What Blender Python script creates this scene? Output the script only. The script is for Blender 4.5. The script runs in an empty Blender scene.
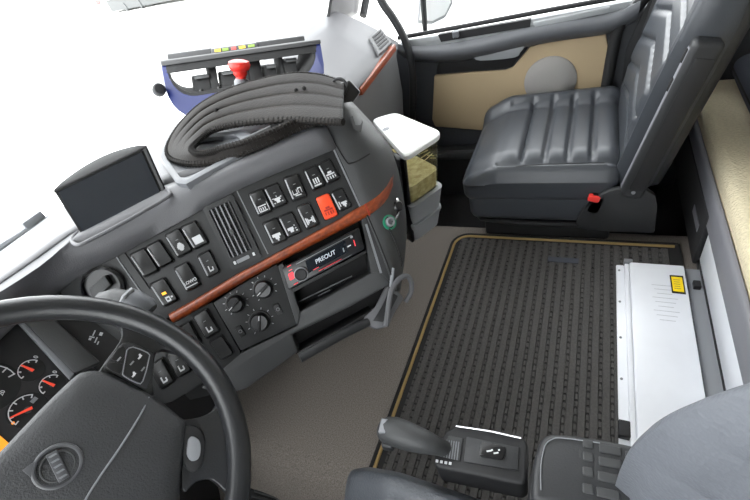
import bpy, bmesh, math, random
from mathutils import Vector, Matrix
random.seed(4)
V3 = Vector
scn = bpy.context.scene
col = scn.collection

# ---------------------------------------------------------------- camera
CAM = V3((-0.62, 0.0, 1.10))          # driver's head
_vx, _vy = (609 - 375, -191 - 250), (-436 - 375, 190 - 250)
F = math.sqrt(-(_vx[0]*_vy[0] + _vx[1]*_vy[1]))
AX = V3((_vx[0], _vx[1], F)).normalized()
AY = V3((_vy[0], _vy[1], F)).normalized()
AZ = AX.cross(AY).normalized()
def ray(u, v):
    d = V3((u - 375, v - 250, F))
    return V3((AX.dot(d), AY.dot(d), AZ.dot(d))) / F
cd = bpy.data.cameras.new('camera'); cam = bpy.data.objects.new('camera', cd); col.objects.link(cam)
cd.sensor_width = 36; cd.lens = F/750*36; cd.clip_start = 0.02; cd.clip_end = 400
right = V3((AX.x, AY.x, AZ.x)); up = -V3((AX.y, AY.y, AZ.y)); back = -V3((AX.z, AY.z, AZ.z))
M = Matrix((right, up, back)).transposed().to_4x4(); M.translation = CAM
cam.matrix_world = M
scn.camera = cam

# ---------------------------------------------------------------- light
w = bpy.data.worlds.new('overcast_sky'); scn.world = w; w.use_nodes = True
bg = w.node_tree.nodes['Background']; bg.inputs[0].default_value = (0.97, 0.985, 1.0, 1); bg.inputs[1].default_value = 5.0
vs = scn.view_settings
vs.view_transform = 'Standard'; vs.look = 'None'; vs.gamma = 1; vs.use_curve_mapping = False
vs.exposure = 0.6

# ---------------------------------------------------------------- pixel to place helpers
def P3(u, v, d): return CAM + ray(u, v)*d
def pz(u, v, z): r = ray(u, v); return CAM + r*((z - CAM.z)/r.z)
def py(u, v, y): r = ray(u, v); return CAM + r*((y - CAM.y)/r.y)
def pxx(u, v, x): r = ray(u, v); return CAM + r*((x - CAM.x)/r.x)
class Plane:
    def __init__(s, o, n): s.o = o; s.n = n.normalized()
    def at(s, u, v, off=0):
        r = ray(u, v); o = s.o + s.n*off
        return CAM + r*((o - CAM).dot(s.n)/r.dot(s.n))
    def depth(s, u, v):
        r = ray(u, v); return (s.o - CAM).dot(s.n)/r.dot(s.n)
    def poly(s, pts, off=0): return [s.at(u, v, off) for u, v in pts]
FASCIA = Plane(P3(250, 240, .77), V3((-.5987, -.5898, .5419)))
FN = FASCIA.n

# ---------------------------------------------------------------- materials
def srgb(r, g, b):
    def c(x):
        x /= 255
        return x/12.92 if x <= .04045 else ((x + .055)/1.055)**2.4
    return (c(r), c(g), c(b), 1)
MATS = {}
def mat(name, rgb, rough=.5, metal=0, bump=0, bscale=200, var=0, vscale=20, spec=.5, rgb2=None, emit=None, kind='noise', coat=0):
    m = bpy.data.materials.new(name); m.use_nodes = True; nt = m.node_tree; b = nt.nodes['Principled BSDF']
    b.inputs['Base Color'].default_value = srgb(*rgb); b.inputs['Roughness'].default_value = rough
    b.inputs['Metallic'].default_value = metal; b.inputs['Specular IOR Level'].default_value = spec
    b.inputs['Coat Weight'].default_value = coat; b.inputs['Coat Roughness'].default_value = .08
    tc = nt.nodes.new('ShaderNodeTexCoord')
    if rgb2 is not None or var:
        n = nt.nodes.new('ShaderNodeTexNoise'); n.inputs['Scale'].default_value = vscale; n.inputs['Detail'].default_value = 5
        nt.links.new(tc.outputs['Object'], n.inputs['Vector'])
        r = nt.nodes.new('ShaderNodeValToRGB'); r.color_ramp.elements[0].position = .35; r.color_ramp.elements[1].position = .68
        r.color_ramp.elements[0].color = srgb(*rgb)
        c2 = rgb2 if rgb2 is not None else tuple(min(255, x*(1 + var)) for x in rgb)
        r.color_ramp.elements[1].color = srgb(*c2)
        nt.links.new(n.outputs['Fac'], r.inputs['Fac']); nt.links.new(r.outputs['Color'], b.inputs['Base Color'])
    if bump:
        if kind == 'voronoi':
            t = nt.nodes.new('ShaderNodeTexVoronoi'); out = t.outputs['Distance']
        else:
            t = nt.nodes.new('ShaderNodeTexNoise'); t.inputs['Detail'].default_value = 4; out = t.outputs['Fac']
        t.inputs['Scale'].default_value = bscale
        nt.links.new(tc.outputs['Object'], t.inputs['Vector'])
        bp = nt.nodes.new('ShaderNodeBump'); bp.inputs['Strength'].default_value = bump; bp.inputs['Distance'].default_value = .002
        nt.links.new(out, bp.inputs['Height']); nt.links.new(bp.outputs['Normal'], b.inputs['Normal'])
    if emit:
        b.inputs['Emission Color'].default_value = srgb(*emit[0]); b.inputs['Emission Strength'].default_value = emit[1]
    MATS[name] = m; return m
mat('hood_grey', (82, 82, 85), .5, bump=.25, bscale=500)
mat('dash_top', (84, 84, 87), .5, bump=.2, bscale=500)
mat('dash_face', (92, 92, 93), .5, bump=.2, bscale=500)
mat('fascia_black', (31, 32, 33), .55, bump=.15, bscale=600)
mat('trim_grey', (54, 55, 56), .52, bump=.2, bscale=500)
mat('black_gloss', (18, 18, 20), .28)
mat('black_matte', (24, 24, 26), .6)
mat('black_deep', (12, 12, 13), .8)
mat('pod_black', (14, 14, 15), .7, spec=.2)
mat('switch_black', (14, 14, 15), .4)
mat('switch_highlight', (170, 172, 176), .4)
mat('icon_white', (196, 197, 200), .6)
mat('grey_mark', (120, 122, 125), .6)
mat('chrome', (200, 200, 205), .25, metal=1)
mat('soft_edge', (120, 122, 126), .4)
mat('switch_red', (226, 74, 38), .4)
mat('print_dark_red', (150, 30, 20), .5)
mat('led_orange', (250, 170, 30), .4, emit=((250, 170, 30), .6))
mat('radio_red', (225, 60, 70), .4, emit=((225, 50, 60), .35))
mat('radio_text', (170, 175, 182), .4, emit=((200, 210, 220), .1))
mat('screen', (26, 30, 36), .12)
mat('leather_black', (76, 79, 84), .42, bump=.35, bscale=260, kind='voronoi')
mat('leather_wheel', (34, 35, 37), .33, bump=.15, bscale=500)
mat('pad_grey', (46, 47, 49), .5, bump=.5, bscale=420)
mat('leather_seat', (61, 64, 69), .36, bump=.12, bscale=350, kind='voronoi')
mat('leather_driver_lit', (98, 101, 107), .5, bump=.25, bscale=240, kind='voronoi')  # strong light on the driver's backrest is put into this paler leather
mat('seat_plastic', (38, 39, 41), .5, bump=.2, bscale=400)
mat('strap_leather', (27, 24, 22), .7, bump=.5, bscale=220, var=.25, vscale=30, spec=.2)
mat('strap_stitch', (20, 18, 17), .7)
mat('strap_seam', (62, 57, 52), .7)
mat('stitch_light', (120, 118, 114), .7)
mat('floor_speckle', (98, 92, 86), .85, bump=.7, bscale=420, rgb2=(138, 130, 122), vscale=330)
mat('mat_base', (34, 33, 33), .95)
mat('mat_pile', (66, 64, 63), .9, bump=.5, bscale=500, rgb2=(80, 78, 76), vscale=180)
mat('piping_tan', (150, 126, 80), .8, bump=.5, bscale=600)
mat('binding_black', (22, 21, 21), .8)
mat('white_metal', (226, 228, 233), .35, var=.04, vscale=6)
mat('faint_grey', (190, 192, 196), .5)
mat('emblem_grey', (74, 75, 78), .35)
mat('white_plain', (238, 238, 238), .5)
mat('grey_metal', (132, 134, 138), .45)
mat('yellow_label', (246, 214, 20), .45)
mat('bunk_cloth', (214, 202, 172), .9, bump=.8, bscale=160, kind='voronoi', rgb2=(226, 214, 184), vscale=160)
mat('bunk_trim', (126, 126, 132), .6, bump=.2, bscale=400)
mat('door_beige', (166, 147, 117), .75, bump=.3, bscale=420)
mat('door_dark', (58, 60, 64), .55, bump=.25, bscale=450)
mat('door_light', (96, 98, 102), .5, bump=.2, bscale=450)
mat('speaker_grey', (150, 147, 144), .7, bump=.6, bscale=500, kind='voronoi')
mat('rubber', (26, 26, 28), .7)
mat('blue_plastic', (8, 25, 84), .4, spec=.3)
mat('red_knob', (226, 52, 42), .35)
mat('label_green', (120, 150, 40), .5)
mat('label_yellow', (225, 190, 40), .5)
mat('box_grey', (150, 153, 155), .5)
mat('lid_white', (240, 240, 238), .4)
mat('dried_herb', (176, 160, 112), .9, bump=.9, bscale=120, rgb2=(216, 206, 160), vscale=60)
mat('green_ring', (30, 120, 90), .35)
mat('needle_red', (225, 70, 45), .5, emit=((225, 70, 45), .15))
mat('lcd_amber', (236, 150, 40), .5, emit=((236, 140, 30), .5))
mat('concrete', (205, 204, 200), .9, var=.05, vscale=1)
mat('vehicle_white', (236, 236, 236), .4)
mat('vehicle_dark', (84, 86, 86), .7)
mat('red_lamp', (150, 24, 18), .5)
mat('buckle_red', (225, 58, 52), .4, emit=((225, 58, 52), .05))
mat('dark_carpet', (42, 42, 44), .9, bump=.6, bscale=300)
mat('headliner', (176, 174, 170), .9)
mat('bag_cloth', (62, 66, 76), .8, bump=.4, bscale=200)
mat('mirror_grey', (150, 152, 154), .5)
# wood with long grain
def wood():
    m = bpy.data.materials.new('wood'); m.use_nodes = True; nt = m.node_tree; b = nt.nodes['Principled BSDF']
    tc = nt.nodes.new('ShaderNodeTexCoord'); mp = nt.nodes.new('ShaderNodeMapping')
    mp.inputs['Rotation'].default_value = (0, 0, math.radians(45)); mp.inputs['Scale'].default_value = (12, 160, 160)
    n = nt.nodes.new('ShaderNodeTexNoise'); n.inputs['Scale'].default_value = 1; n.inputs['Detail'].default_value = 6; n.inputs['Roughness'].default_value = .65
    r = nt.nodes.new('ShaderNodeValToRGB'); e = r.color_ramp.elements
    e[0].position = .3; e[0].color = srgb(84, 30, 10); e[1].position = .72; e[1].color = srgb(152, 70, 28)
    nt.links.new(tc.outputs['Object'], mp.inputs['Vector']); nt.links.new(mp.outputs[0], n.inputs['Vector'])
    nt.links.new(n.outputs['Fac'], r.inputs['Fac']); nt.links.new(r.outputs[0], b.inputs['Base Color'])
    b.inputs['Roughness'].default_value = .35; b.inputs['Coat Weight'].default_value = .15; b.inputs['Coat Roughness'].default_value = .2
    MATS['wood'] = m
wood()
def glassy(name, tint, refl):
    m = bpy.data.materials.new(name); m.use_nodes = True; nt = m.node_tree; nt.nodes.clear()
    o = nt.nodes.new('ShaderNodeOutputMaterial'); t = nt.nodes.new('ShaderNodeBsdfTransparent'); g = nt.nodes.new('ShaderNodeBsdfGlossy')
    g.inputs['Roughness'].default_value = .03; t.inputs[0].default_value = tint
    lw = nt.nodes.new('ShaderNodeLayerWeight'); lw.inputs[0].default_value = .5
    pw = nt.nodes.new('ShaderNodeMath'); pw.operation = 'POWER'; pw.inputs[1].default_value = 5; nt.links.new(lw.outputs['Facing'], pw.inputs[0])
    fr = nt.nodes.new('ShaderNodeMath'); fr.operation = 'MULTIPLY_ADD'; fr.inputs[1].default_value = .6; fr.inputs[2].default_value = refl
    nt.links.new(pw.outputs[0], fr.inputs[0])
    mx = nt.nodes.new('ShaderNodeMixShader')
    nt.links.new(fr.outputs[0], mx.inputs[0]); nt.links.new(t.outputs[0], mx.inputs[1]); nt.links.new(g.outputs[0], mx.inputs[2])
    nt.links.new(mx.outputs[0], o.inputs[0]); MATS[name] = m
glassy('window_glass', (.97, .98, .98, 1), .02)
glassy('clear_plastic', (.88, .88, .8, 1), .1)
glassy('gauge_glass', (.95, .95, .95, 1), .04)

# ---------------------------------------------------------------- mesh builder
class MB:
    def __init__(s): s.v = []; s.f = []
    def add(s, vs, fs):
        k = len(s.v); s.v += [V3(p) for p in vs]; s.f += [[i + k for i in f] for f in fs]; return s
    def prism(s, pts, vec):
        n = len(pts); vec = V3(vec)
        fs = [list(range(n)), list(range(2*n - 1, n - 1, -1))] + [[i, i + n, (i + 1) % n + n, (i + 1) % n] for i in range(n)]
        return s.add(list(pts) + [V3(p) + vec for p in pts], fs)
    def loft(s, loops, closed=True, caps=True):
        n = len(loops[0]); vs = [p for l in loops for p in l]; fs = []
        for i in range(len(loops) - 1):
            for j in range(n if closed else n - 1):
                k = (j + 1) % n; fs.append([i*n + j, i*n + k, (i + 1)*n + k, (i + 1)*n + j])
        if caps and closed:
            fs.append(list(range(n))[::-1]); fs.append([(len(loops) - 1)*n + j for j in range(n)])
        return s.add(vs, fs)
    def box(s, c, ax, h):
        c = V3(c); a = [V3(x)*k for x, k in zip(ax, h)]
        vs = [c + a[0]*i + a[1]*j + a[2]*k for i in (-1, 1) for j in (-1, 1) for k in (-1, 1)]
        return s.add(vs, [[0, 1, 3, 2], [4, 6, 7, 5], [0, 4, 5, 1], [2, 3, 7, 6], [0, 2, 6, 4], [1, 5, 7, 3]])
    def abox(s, x0, x1, y0, y1, z0, z1):
        return s.box(((x0 + x1)/2, (y0 + y1)/2, (z0 + z1)/2), (V3((1, 0, 0)), V3((0, 1, 0)), V3((0, 0, 1))), ((x1 - x0)/2, (y1 - y0)/2, (z1 - z0)/2))
    def tube(s, pts, r, n=10, closed=False):
        pts = [V3(p) for p in pts]; m = len(pts); loops = []; prev = None
        for i, p in enumerate(pts):
            a = pts[(i - 1) % m] if (closed or i > 0) else p; b = pts[(i + 1) % m] if (closed or i < m - 1) else p
            t = (b - a).normalized()
            if prev is None:
                q = t.orthogonal().normalized()
            else:
                q = (prev - t*prev.dot(t)).normalized()
            prev = q; w_ = t.cross(q); rr = r[i] if isinstance(r, (list, tuple)) else r
            loops.append([p + (q*math.cos(2*math.pi*k/n) + w_*math.sin(2*math.pi*k/n))*rr for k in range(n)])
        if closed: loops.append(loops[0]); return s.loft(loops, True, False)
        return s.loft(loops)
    def disc(s, c, n, r, h, seg=24, r2=None):
        n = V3(n).normalized(); a = n.orthogonal().normalized(); b = n.cross(a); r2 = r if r2 is None else r2
        l = lambda k, rad: [V3(c) + n*k + (a*math.cos(2*math.pi*i/seg) + b*math.sin(2*math.pi*i/seg))*rad for i in range(seg)]
        return s.loft([l(0, r), l(h, r2)])
    def revolve(s, c, n, prof, seg=28, caps=True):
        n = V3(n).normalized(); a = n.orthogonal().normalized(); b = n.cross(a)
        return s.loft([[V3(c) + n*h + (a*math.cos(2*math.pi*i/seg) + b*math.sin(2*math.pi*i/seg))*r for i in range(seg)] for r, h in prof], True, caps)
    def grid(s, rows):
        n = len(rows[0])
        return s.add([p for r in rows for p in r], [[i*n + j, i*n + j + 1, (i + 1)*n + j + 1, (i + 1)*n + j] for i in range(len(rows) - 1) for j in range(n - 1)])
    def rbox(s, c, ax, h, r, n=(4, 4, 4), disp=None, z=4):
        """rounded box, gridded, with optional displacement disp(local unit coords, local pos)->local pos"""
        cs = []
        for k in range(3):
            inn = h[k] - r; L = [inn*(-1 + 2*i/n[k]) for i in range(n[k] + 1)]
            T = [inn + r*math.tan(math.radians(45*(i + 1)/z)) for i in range(z)]
            cs.append([-t for t in reversed(T)] + L + T)
        c = V3(c)
        for a in range(3):
            b, d = (a + 1) % 3, (a + 2) % 3
            for sg in (-1, 1):
                rows = []
                for x in cs[b]:
                    row = []
                    for y in cs[d]:
                        p = [0, 0, 0]; p[a] = sg*h[a]; p[b] = x; p[d] = y
                        q = [max(-(h[k] - r), min(h[k] - r, p[k])) for k in range(3)]
                        e = V3([p[k] - q[k] for k in range(3)])
                        l = V3(q) + e.normalized()*r
                        if disp: l = V3(disp(l))
                        row.append(c + V3(ax[0])*l.x + V3(ax[1])*l.y + V3(ax[2])*l.z)
                    rows.append(row)
                s.grid(rows)
        return s
    def build(s, name, m, parent=None, bev=0, seg=2, smooth=40, solid=0, inv=None, weld=False, loc=None):
        bm = bmesh.new(); vs = [bm.verts.new(p) for p in s.v]
        for f in s.f:
            try: bm.faces.new([vs[i] for i in f])
            except ValueError: pass
        if weld: bmesh.ops.remove_doubles(bm, verts=bm.verts, dist=1e-5)
        bmesh.ops.recalc_face_normals(bm, faces=bm.faces)
        if bev:
            es = [e for e in bm.edges if len(e.link_faces) == 2 and e.calc_face_angle(0) > .5]
            bmesh.ops.bevel(bm, geom=es, offset=bev, segments=seg, affect='EDGES', profile=.5, clamp_overlap=True)
        me = bpy.data.meshes.new(name); bm.to_mesh(me); bm.free()
        if smooth: me.shade_smooth(); me.set_sharp_from_angle(angle=math.radians(smooth))
        me.materials.append(MATS[m])
        o = bpy.data.objects.new(name, me); col.objects.link(o)
        if parent is not None: attach(o, parent)
        if solid:
            md = o.modifiers.new('thickness', 'SOLIDIFY'); md.thickness = abs(solid); md.offset = -1 if solid > 0 else 1
        return o
def attach(o, parent):
    o.parent = parent
    if parent.type == 'EMPTY': o.matrix_parent_inverse = Matrix.Translation(-parent.location)
def empty(name, loc, label, cat, group=None):
    o = bpy.data.objects.new(name, None); o.empty_display_size = .05; col.objects.link(o); o.location = loc
    tag(o, label, cat, group); return o
def tag(o, label=None, cat=None, group=None, kind=None):
    if label: o['label'] = label
    if cat: o['category'] = cat
    if group: o['group'] = group
    if kind: o['kind'] = kind
    return o
def struct(o, label=None, cat=None): o['kind'] = 'structure'; return tag(o, label, cat)
def lerp(a, b, t): return a + (b - a)*t
def smooth01(x): x = max(0, min(1, x)); return x*x*(3 - 2*x)
def interp(x, xs, ys):
    if x <= xs[0]: return ys[0]
    for i in range(len(xs) - 1):
        if x <= xs[i + 1]: return lerp(ys[i], ys[i + 1], (x - xs[i])/(xs[i + 1] - xs[i]))
    return ys[-1]
def rrect(o, U, Vv, w_, h_, r, n=4):
    """rounded rectangle with corner o, spans w_ along U and h_ along Vv"""
    pts = []
    for cx, cy, a0 in ((w_ - r, r, -90), (w_ - r, h_ - r, 0), (r, h_ - r, 90), (r, r, 180)):
        for i in range(n + 1):
            a = math.radians(a0 + 90*i/n); pts.append(o + U*(cx + r*math.cos(a)) + Vv*(cy + r*math.sin(a)))
    return pts
def quadpts(tl, tr, bl):
    U = tr - tl; Vv = bl - tl; w_, h_ = U.length, Vv.length
    return tl, U.normalized(), Vv.normalized(), w_, h_
def smoothline(pts, k=4):
    """Catmull-Rom through points"""
    out = []; n = len(pts)
    for i in range(n - 1):
        p0, p1, p2, p3 = pts[max(i - 1, 0)], pts[i], pts[i + 1], pts[min(i + 2, n - 1)]
        for j in range(k):
            t = j/k
            out.append(.5*((2*p1) + (p2 - p0)*t + (2*p0 - 5*p1 + 4*p2 - p3)*t*t + (3*p1 - p0 - 3*p2 + p3)*t**3))
    out.append(pts[-1]); return out
X, Y, Z = V3((1, 0, 0)), V3((0, 1, 0)), V3((0, 0, 1))
def text_mesh(s, size, o, U, Vup, m, parent, name='lettering', extrude=.0003, align='CENTER'):
    cu = bpy.data.curves.new('t', 'FONT'); cu.body = s; cu.size = size; cu.align_x = align; cu.align_y = 'CENTER'; cu.extrude = extrude; cu.offset = size*.018
    t = bpy.data.objects.new('t', cu); col.objects.link(t)
    me = bpy.data.meshes.new_from_object(t.evaluated_get(bpy.context.evaluated_depsgraph_get()))
    bpy.data.objects.remove(t); me.name = name
    N = U.cross(Vup).normalized()
    mm = Matrix((U, Vup, N)).transposed().to_4x4(); mm.translation = o
    me.transform(mm); me.materials.clear(); me.materials.append(MATS[m])
    ob = bpy.data.objects.new(name, me); col.objects.link(ob); attach(ob, parent); return ob

# ================================================================ THE CAB SHELL
fl = MB(); prof = [(-1.2, -.28), (-.62, -.28), (-.56, -.26), (-.52, -.2), (-.47, -.1), (-.43, -.035), (-.40, -.008), (-.36, 0), (.0, 0), (.62, 0), (.645, -.006), (.66, -.03), (.67, -.2), (1.2, -.2)]
fl.grid([[V3((x, y, z)) for x, z in prof] for y in (-1.1, -.33, 0, .35, .7, 1.0)])
struct(fl.build('floor', 'floor_speckle', smooth=60, solid=-.02), 'grey speckled floor covering over the engine tunnel', 'floor')
fw = MB().abox(.675, 1.2, -.4, 1.0, -.2, -.19); struct(fw.build('floor', 'dark_carpet'), 'dark carpet in the passenger footwell', 'floor')
def shell(name, m, label, cat, *boxes):
    b = MB()
    for q in boxes: b.abox(*q)
    return struct(b.build(name, m), label, cat)
shell('wall_front', 'black_matte', 'dark bulkhead below the dashboard', 'wall', (-1.25, 1.25, 1.0, 1.03, -.32, .76))
shell('wall_back', 'headliner', 'rear cab wall behind the bunk', 'wall', (-1.25, 1.25, -1.13, -1.1, -.3, 1.8))
shell('ceiling', 'headliner', 'cab roof lining', 'ceiling', (-1.25, 1.25, -1.13, .8, 1.8, 1.83))
shell('wall_left', 'door_dark', 'driver door and side wall', 'wall', (-1.25, -1.2, -1.13, 1.03, -.32, .61), (-1.25, -1.2, -1.13, -.3, .61, 1.8), (-1.25, -1.2, -.3, .8, 1.4, 1.8))
shell('wall_right', 'door_dark', 'side wall behind the passenger door', 'wall', (1.2, 1.25, -1.13, -.3, -.3, 1.8), (1.2, 1.25, -.3, .8, 1.4, 1.8), (1.2, 1.25, -.3, 1.03, -.3, .56))
# windscreen
def wy(z): return 1.0 - (z - .78)*.22
gl = MB().prism([V3((-1.14, 1.0, .78)), V3((1.12, 1.0, .78)), V3((1.08, wy(1.8), 1.8)), V3((-1.08, wy(1.8), 1.8))], (0, .005, 0))
struct(gl.build('window_1', 'window_glass'), 'large windscreen full of white daylight', 'window')
gl = MB().prism([V3((1.205, -.3, .56)), V3((1.205, .93, .56)), V3((1.205, .8, 1.4)), V3((1.205, -.3, 1.4))], (.004, 0, 0))
struct(gl.build('window_2', 'window_glass'), 'passenger door window', 'window')
gl = MB().prism([V3((-1.225, -.3, .61)), V3((-1.225, .95, .61)), V3((-1.225, .8, 1.4)), V3((-1.225, -.3, 1.4))], (.004, 0, 0))
struct(gl.build('window_3', 'window_glass'), 'driver door window', 'window')
# front right pillar
pl = MB()
pl.loft([[py(325, 27, .99), py(352, 12, .96), py(358, 14, 1.0), py(330, 30, 1.03)],
         [py(331, -12, .97), py(357, -40, .95), py(366, -40, .99), py(340, -14, 1.02)],
         [V3((1.06, .8, 1.6)), V3((1.14, .8, 1.6)), V3((1.14, .85, 1.6)), V3((1.06, .85, 1.6))]])
p_ = struct(pl.build('trim_1', 'hood_grey', bev=.006), 'grey front pillar at the windscreen corner', 'pillar')
pl = MB().tube([py(363, 16, .97), py(367, -5, .96), py(375, -40, .95)], .018, 8)
pl.build('seal', 'rubber', p_)
MB().tube([py(326, 30, .985), py(329, 12, .98), py(333, -14, .97), py(338, -60, .95)], .007, 8).build('seal', 'rubber', p_)
pl = MB().tube([V3((-1.14, .99, .76)), V3((-1.1, .86, 1.4)), V3((-1.08, .8, 1.8))], .05, 10)
struct(pl.build('trim_2', 'door_light'), 'grey front pillar on the driver side', 'pillar')

# passenger door
DX = 1.15
door = MB(); door.abox(1.15, 1.2, -.36, .82, -.18, .58)
door = struct(door.build('door_1', 'door_dark', bev=.01), 'grey passenger door with beige insert and round speaker', 'door')
def dpoly(pts, x): return [pxx(u, v, x) for u, v in pts]
# sill ledge running along the window, thick lip towards the cabin
lip = smoothline(dpoly([(398, 46), (412, 50), (440, 51), (475, 46), (520, 35), (560, 27), (600, 21), (618, 16), (640, 4)], 1.10), 4)
b = MB(); rows = []
for p in lip:
    rows.append([V3((1.16, p.y, .606)), V3((1.125, p.y, p.z*.4 + .6*.606)), V3((1.095, p.y, p.z + .012)), V3((1.088, p.y, p.z - .004)), V3((1.095, p.y, p.z - .026)), V3((1.125, p.y, p.z - .055)), V3((1.16, p.y, p.z - .07))])
b.grid(rows); b.build('window_sill', 'door_light', door, smooth=60)
b = MB().tube([pxx(398, 38, 1.16), pxx(470, 25, 1.16), pxx(560, 8, 1.16), pxx(650, -8, 1.16)], .009, 8); b.build('window_seal', 'rubber', door)
b = MB().prism(dpoly([(402, 41), (470, 31), (560, 14), (632, 1), (626, 9), (560, 24), (470, 40), (440, 45), (404, 47)], 1.112), (.02, 0, .0)); b.build('sill_top', 'box_grey', door, bev=.002)
b = MB().prism(dpoly([(438, 35), (531, 19), (530, 27), (441, 42)], 1.109), (.02, 0, .0)); b.build('sill_pocket', 'black_matte', door)
b = MB().rbox(pxx(456, 34, 1.105), (X, Y, Z), (.014, .012, .012), .004); b.build('lock_pin', 'door_light', door)
b = MB().prism(dpoly([(533, 23), (610, 7), (606, 14), (535, 28)], 1.105), (.012, 0, .004)); b.build('sill_plate', 'box_grey', door, bev=.003)
b = MB().prism(smoothline(dpoly([(436, 73), (440, 61), (462, 53), (500, 48), (526, 45), (524, 53), (516, 61), (508, 68), (470, 71), (437, 74)], 1.138), 3), (.02, 0, 0)); b.build('pull_recess', 'black_matte', door, bev=.003)
b = MB().prism(smoothline(dpoly([(473, 53), (500, 49), (524, 45), (520, 53), (514, 58), (480, 61), (473, 57), (473, 53)], 1.12)[:-1], 3), (.02, 0, 0)); b.build('door_handle', 'box_grey', door, bev=.004)
b = MB().prism(dpoly([(434, 76), (470, 73), (505, 71), (513, 68), (521, 58), (529, 48), (540, 44), (575, 36), (605, 28), (610, 60), (600, 140), (435, 127), (432, 120)], 1.135), (.03, 0, 0)); b.build('beige_panel', 'door_beige', door, bev=.006)
sc = pxx(550, 81, 1.135)
b = MB().revolve(sc, -X, [(.098, -.01), (.098, .006), (.092, .012), (.05, .018), (.004, .02)], 40); b.build('speaker_grille', 'speaker_grey', door)
b = MB().abox(1.08, 1.15, -.3, .74, -.17, .1); b.build('door_pocket', 'black_matte', door, bev=.02)
b = MB().abox(1.06, 1.09, -.2, .72, .06, .1); b.build('pocket_rim', 'trim_grey', door, bev=.008)
# weather strip of the door opening, hanging down past the dash end
b = MB().tube(smoothline([pxx(372, -22, 1.09), pxx(382, 2, 1.09), pxx(393, 18, 1.09), pxx(404, 38, 1.09), pxx(411, 62, 1.08), pxx(413, 90, 1.07), pxx(412, 120, 1.07)], 4), .016, 10)
struct(b.build('trim_3', 'seat_plastic'), 'dark rubber door seal curving down past the dash end', 'seal')

b = MB().tube(smoothline([pxx(652, -12, 1.13), pxx(636, 8, 1.13), pxx(620, 24, 1.13), pxx(613, 50, 1.13), pxx(606, 90, 1.13), pxx(600, 125, 1.13)], 4), .02, 10)
struct(b.build('trim_4', 'rubber'), 'black seal at the rear edge of the passenger door', 'seal')
b = MB().prism(dpoly([(660, -20), (640, 18), (626, 50), (616, 120), (660, 120), (690, -20)], 1.145), (.01, 0, 0))
struct(b.build('trim_5', 'seat_plastic', bev=.003), 'dark rear pillar trim behind the passenger door', 'pillar')

# outside: ground, mirror, wiper, parked trailer
struct(MB().abox(-60, 120, -60, 140, -1.7, -1.5).build('ground', 'concrete', smooth=0), 'pale concrete yard outside the windscreen', 'ground')
mr = empty('side_mirror', (1.55, .72, .5), 'tall grey side mirror outside the passenger window', 'mirror')
q = [pxx(417, 24, 1.55), pxx(424, -60, 1.55), pxx(452, -66, 1.55), pxx(453, 4, 1.55), pxx(446, 18, 1.55), pxx(432, 25, 1.55)]
MB().prism(q, (.05, .02, 0)).build('housing', 'mirror_grey', mr, bev=.008)
c = sum(q, V3())/len(q); MB().prism([c + (p - c)*.86 - V3((.004, 0, 0)) for p in q], (.003, 0, 0)).build('mirror_glass', 'vehicle_white', mr)
MB().tube([pxx(425, 30, 1.5), pxx(422, -20, 1.5), pxx(424, -70, 1.5)], .014, 8).build('arm', 'rubber', mr)
wp = empty('windscreen_wiper', py(0, 258, 1.03), 'grey windscreen wiper lying at the lower left glass edge', 'wiper')
MB().tube([py(-30, 272, 1.04), py(0, 247, 1.04), py(25, 231, 1.04), py(60, 211, 1.04)], [.008, .008, .006, .004], 8).build('arm', 'grey_metal', wp)
MB().tube([py(-30, 283, 1.025), py(0, 259, 1.025), py(40, 231, 1.025), py(70, 213, 1.025)], .005, 6).build('blade', 'trim_grey', wp)
MB().box(py(33, 220, 1.04), (X, Y, Z), (.022, .006, .008)).build('joint', 'grey_metal', wp, bev=.002)
tr = empty('parked_trailer', (33, 37, -1.5), 'white trailer parked in the yard beyond the windscreen', 'trailer')
t0, t1 = pz(100, 16, -1.5), pz(215, -4, -1.5); td = (t1 - t0).normalized(); tn = V3((-td.y, td.x, 0))
if tn.dot(t0 - CAM) < 0: tn = -tn
tb = t0 + td*2
L = (t1 - t0).length
MB().prism([tb + Z*1.7, tb + td*L + Z*1.7, tb + td*L + Z*4, tb + Z*4], tn*2.5).build('body', 'vehicle_white', tr)
MB().prism([tb + td*8 + Z*.25 + tn*.1, tb + td*L + Z*.25 + tn*.1, tb + td*L + Z*1.7 + tn*.1, tb + td*8 + Z*1.7 + tn*.1], tn*2.2).build('chassis', 'vehicle_dark', tr)  # grey underside whose colour also stands for the shadow beneath the trailer
for k in (.35, .5): MB().disc(tb + td*L*k + Z*.5, tn, .5, .3).build('wheel', 'vehicle_dark', tr)
MB().prism([tb + td*1.5 + Z*1.5 - tn*.05, tb + td*5 + Z*1.5 - tn*.05, tb + td*5 + Z*2.1 - tn*.05, tb + td*1.5 + Z*2.1 - tn*.05], tn*.06).build('marker_lamp', 'red_lamp', tr)

# ================================================================ DASHBOARD
dash = empty('dashboard', (-.1, .75, 0), 'grey wraparound truck dashboard with wood strip and switch rows', 'dashboard')
ZT = .80
Tpx = [(-75, 345), (-30, 318), (0, 298), (40, 268), (72, 244), (110, 224), (165, 194), (200, 181), (235, 166), (280, 147), (325, 127)]
Fpx = [(-75, 372), (-30, 345), (0, 327), (40, 303), (90, 268), (116, 255), (160, 231), (200, 209), (236, 189), (290, 166), (336, 147)]
Tw = [pz(u, v, ZT) for u, v in Tpx]; Fw = [FASCIA.at(u, v) for u, v in Fpx]
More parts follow.
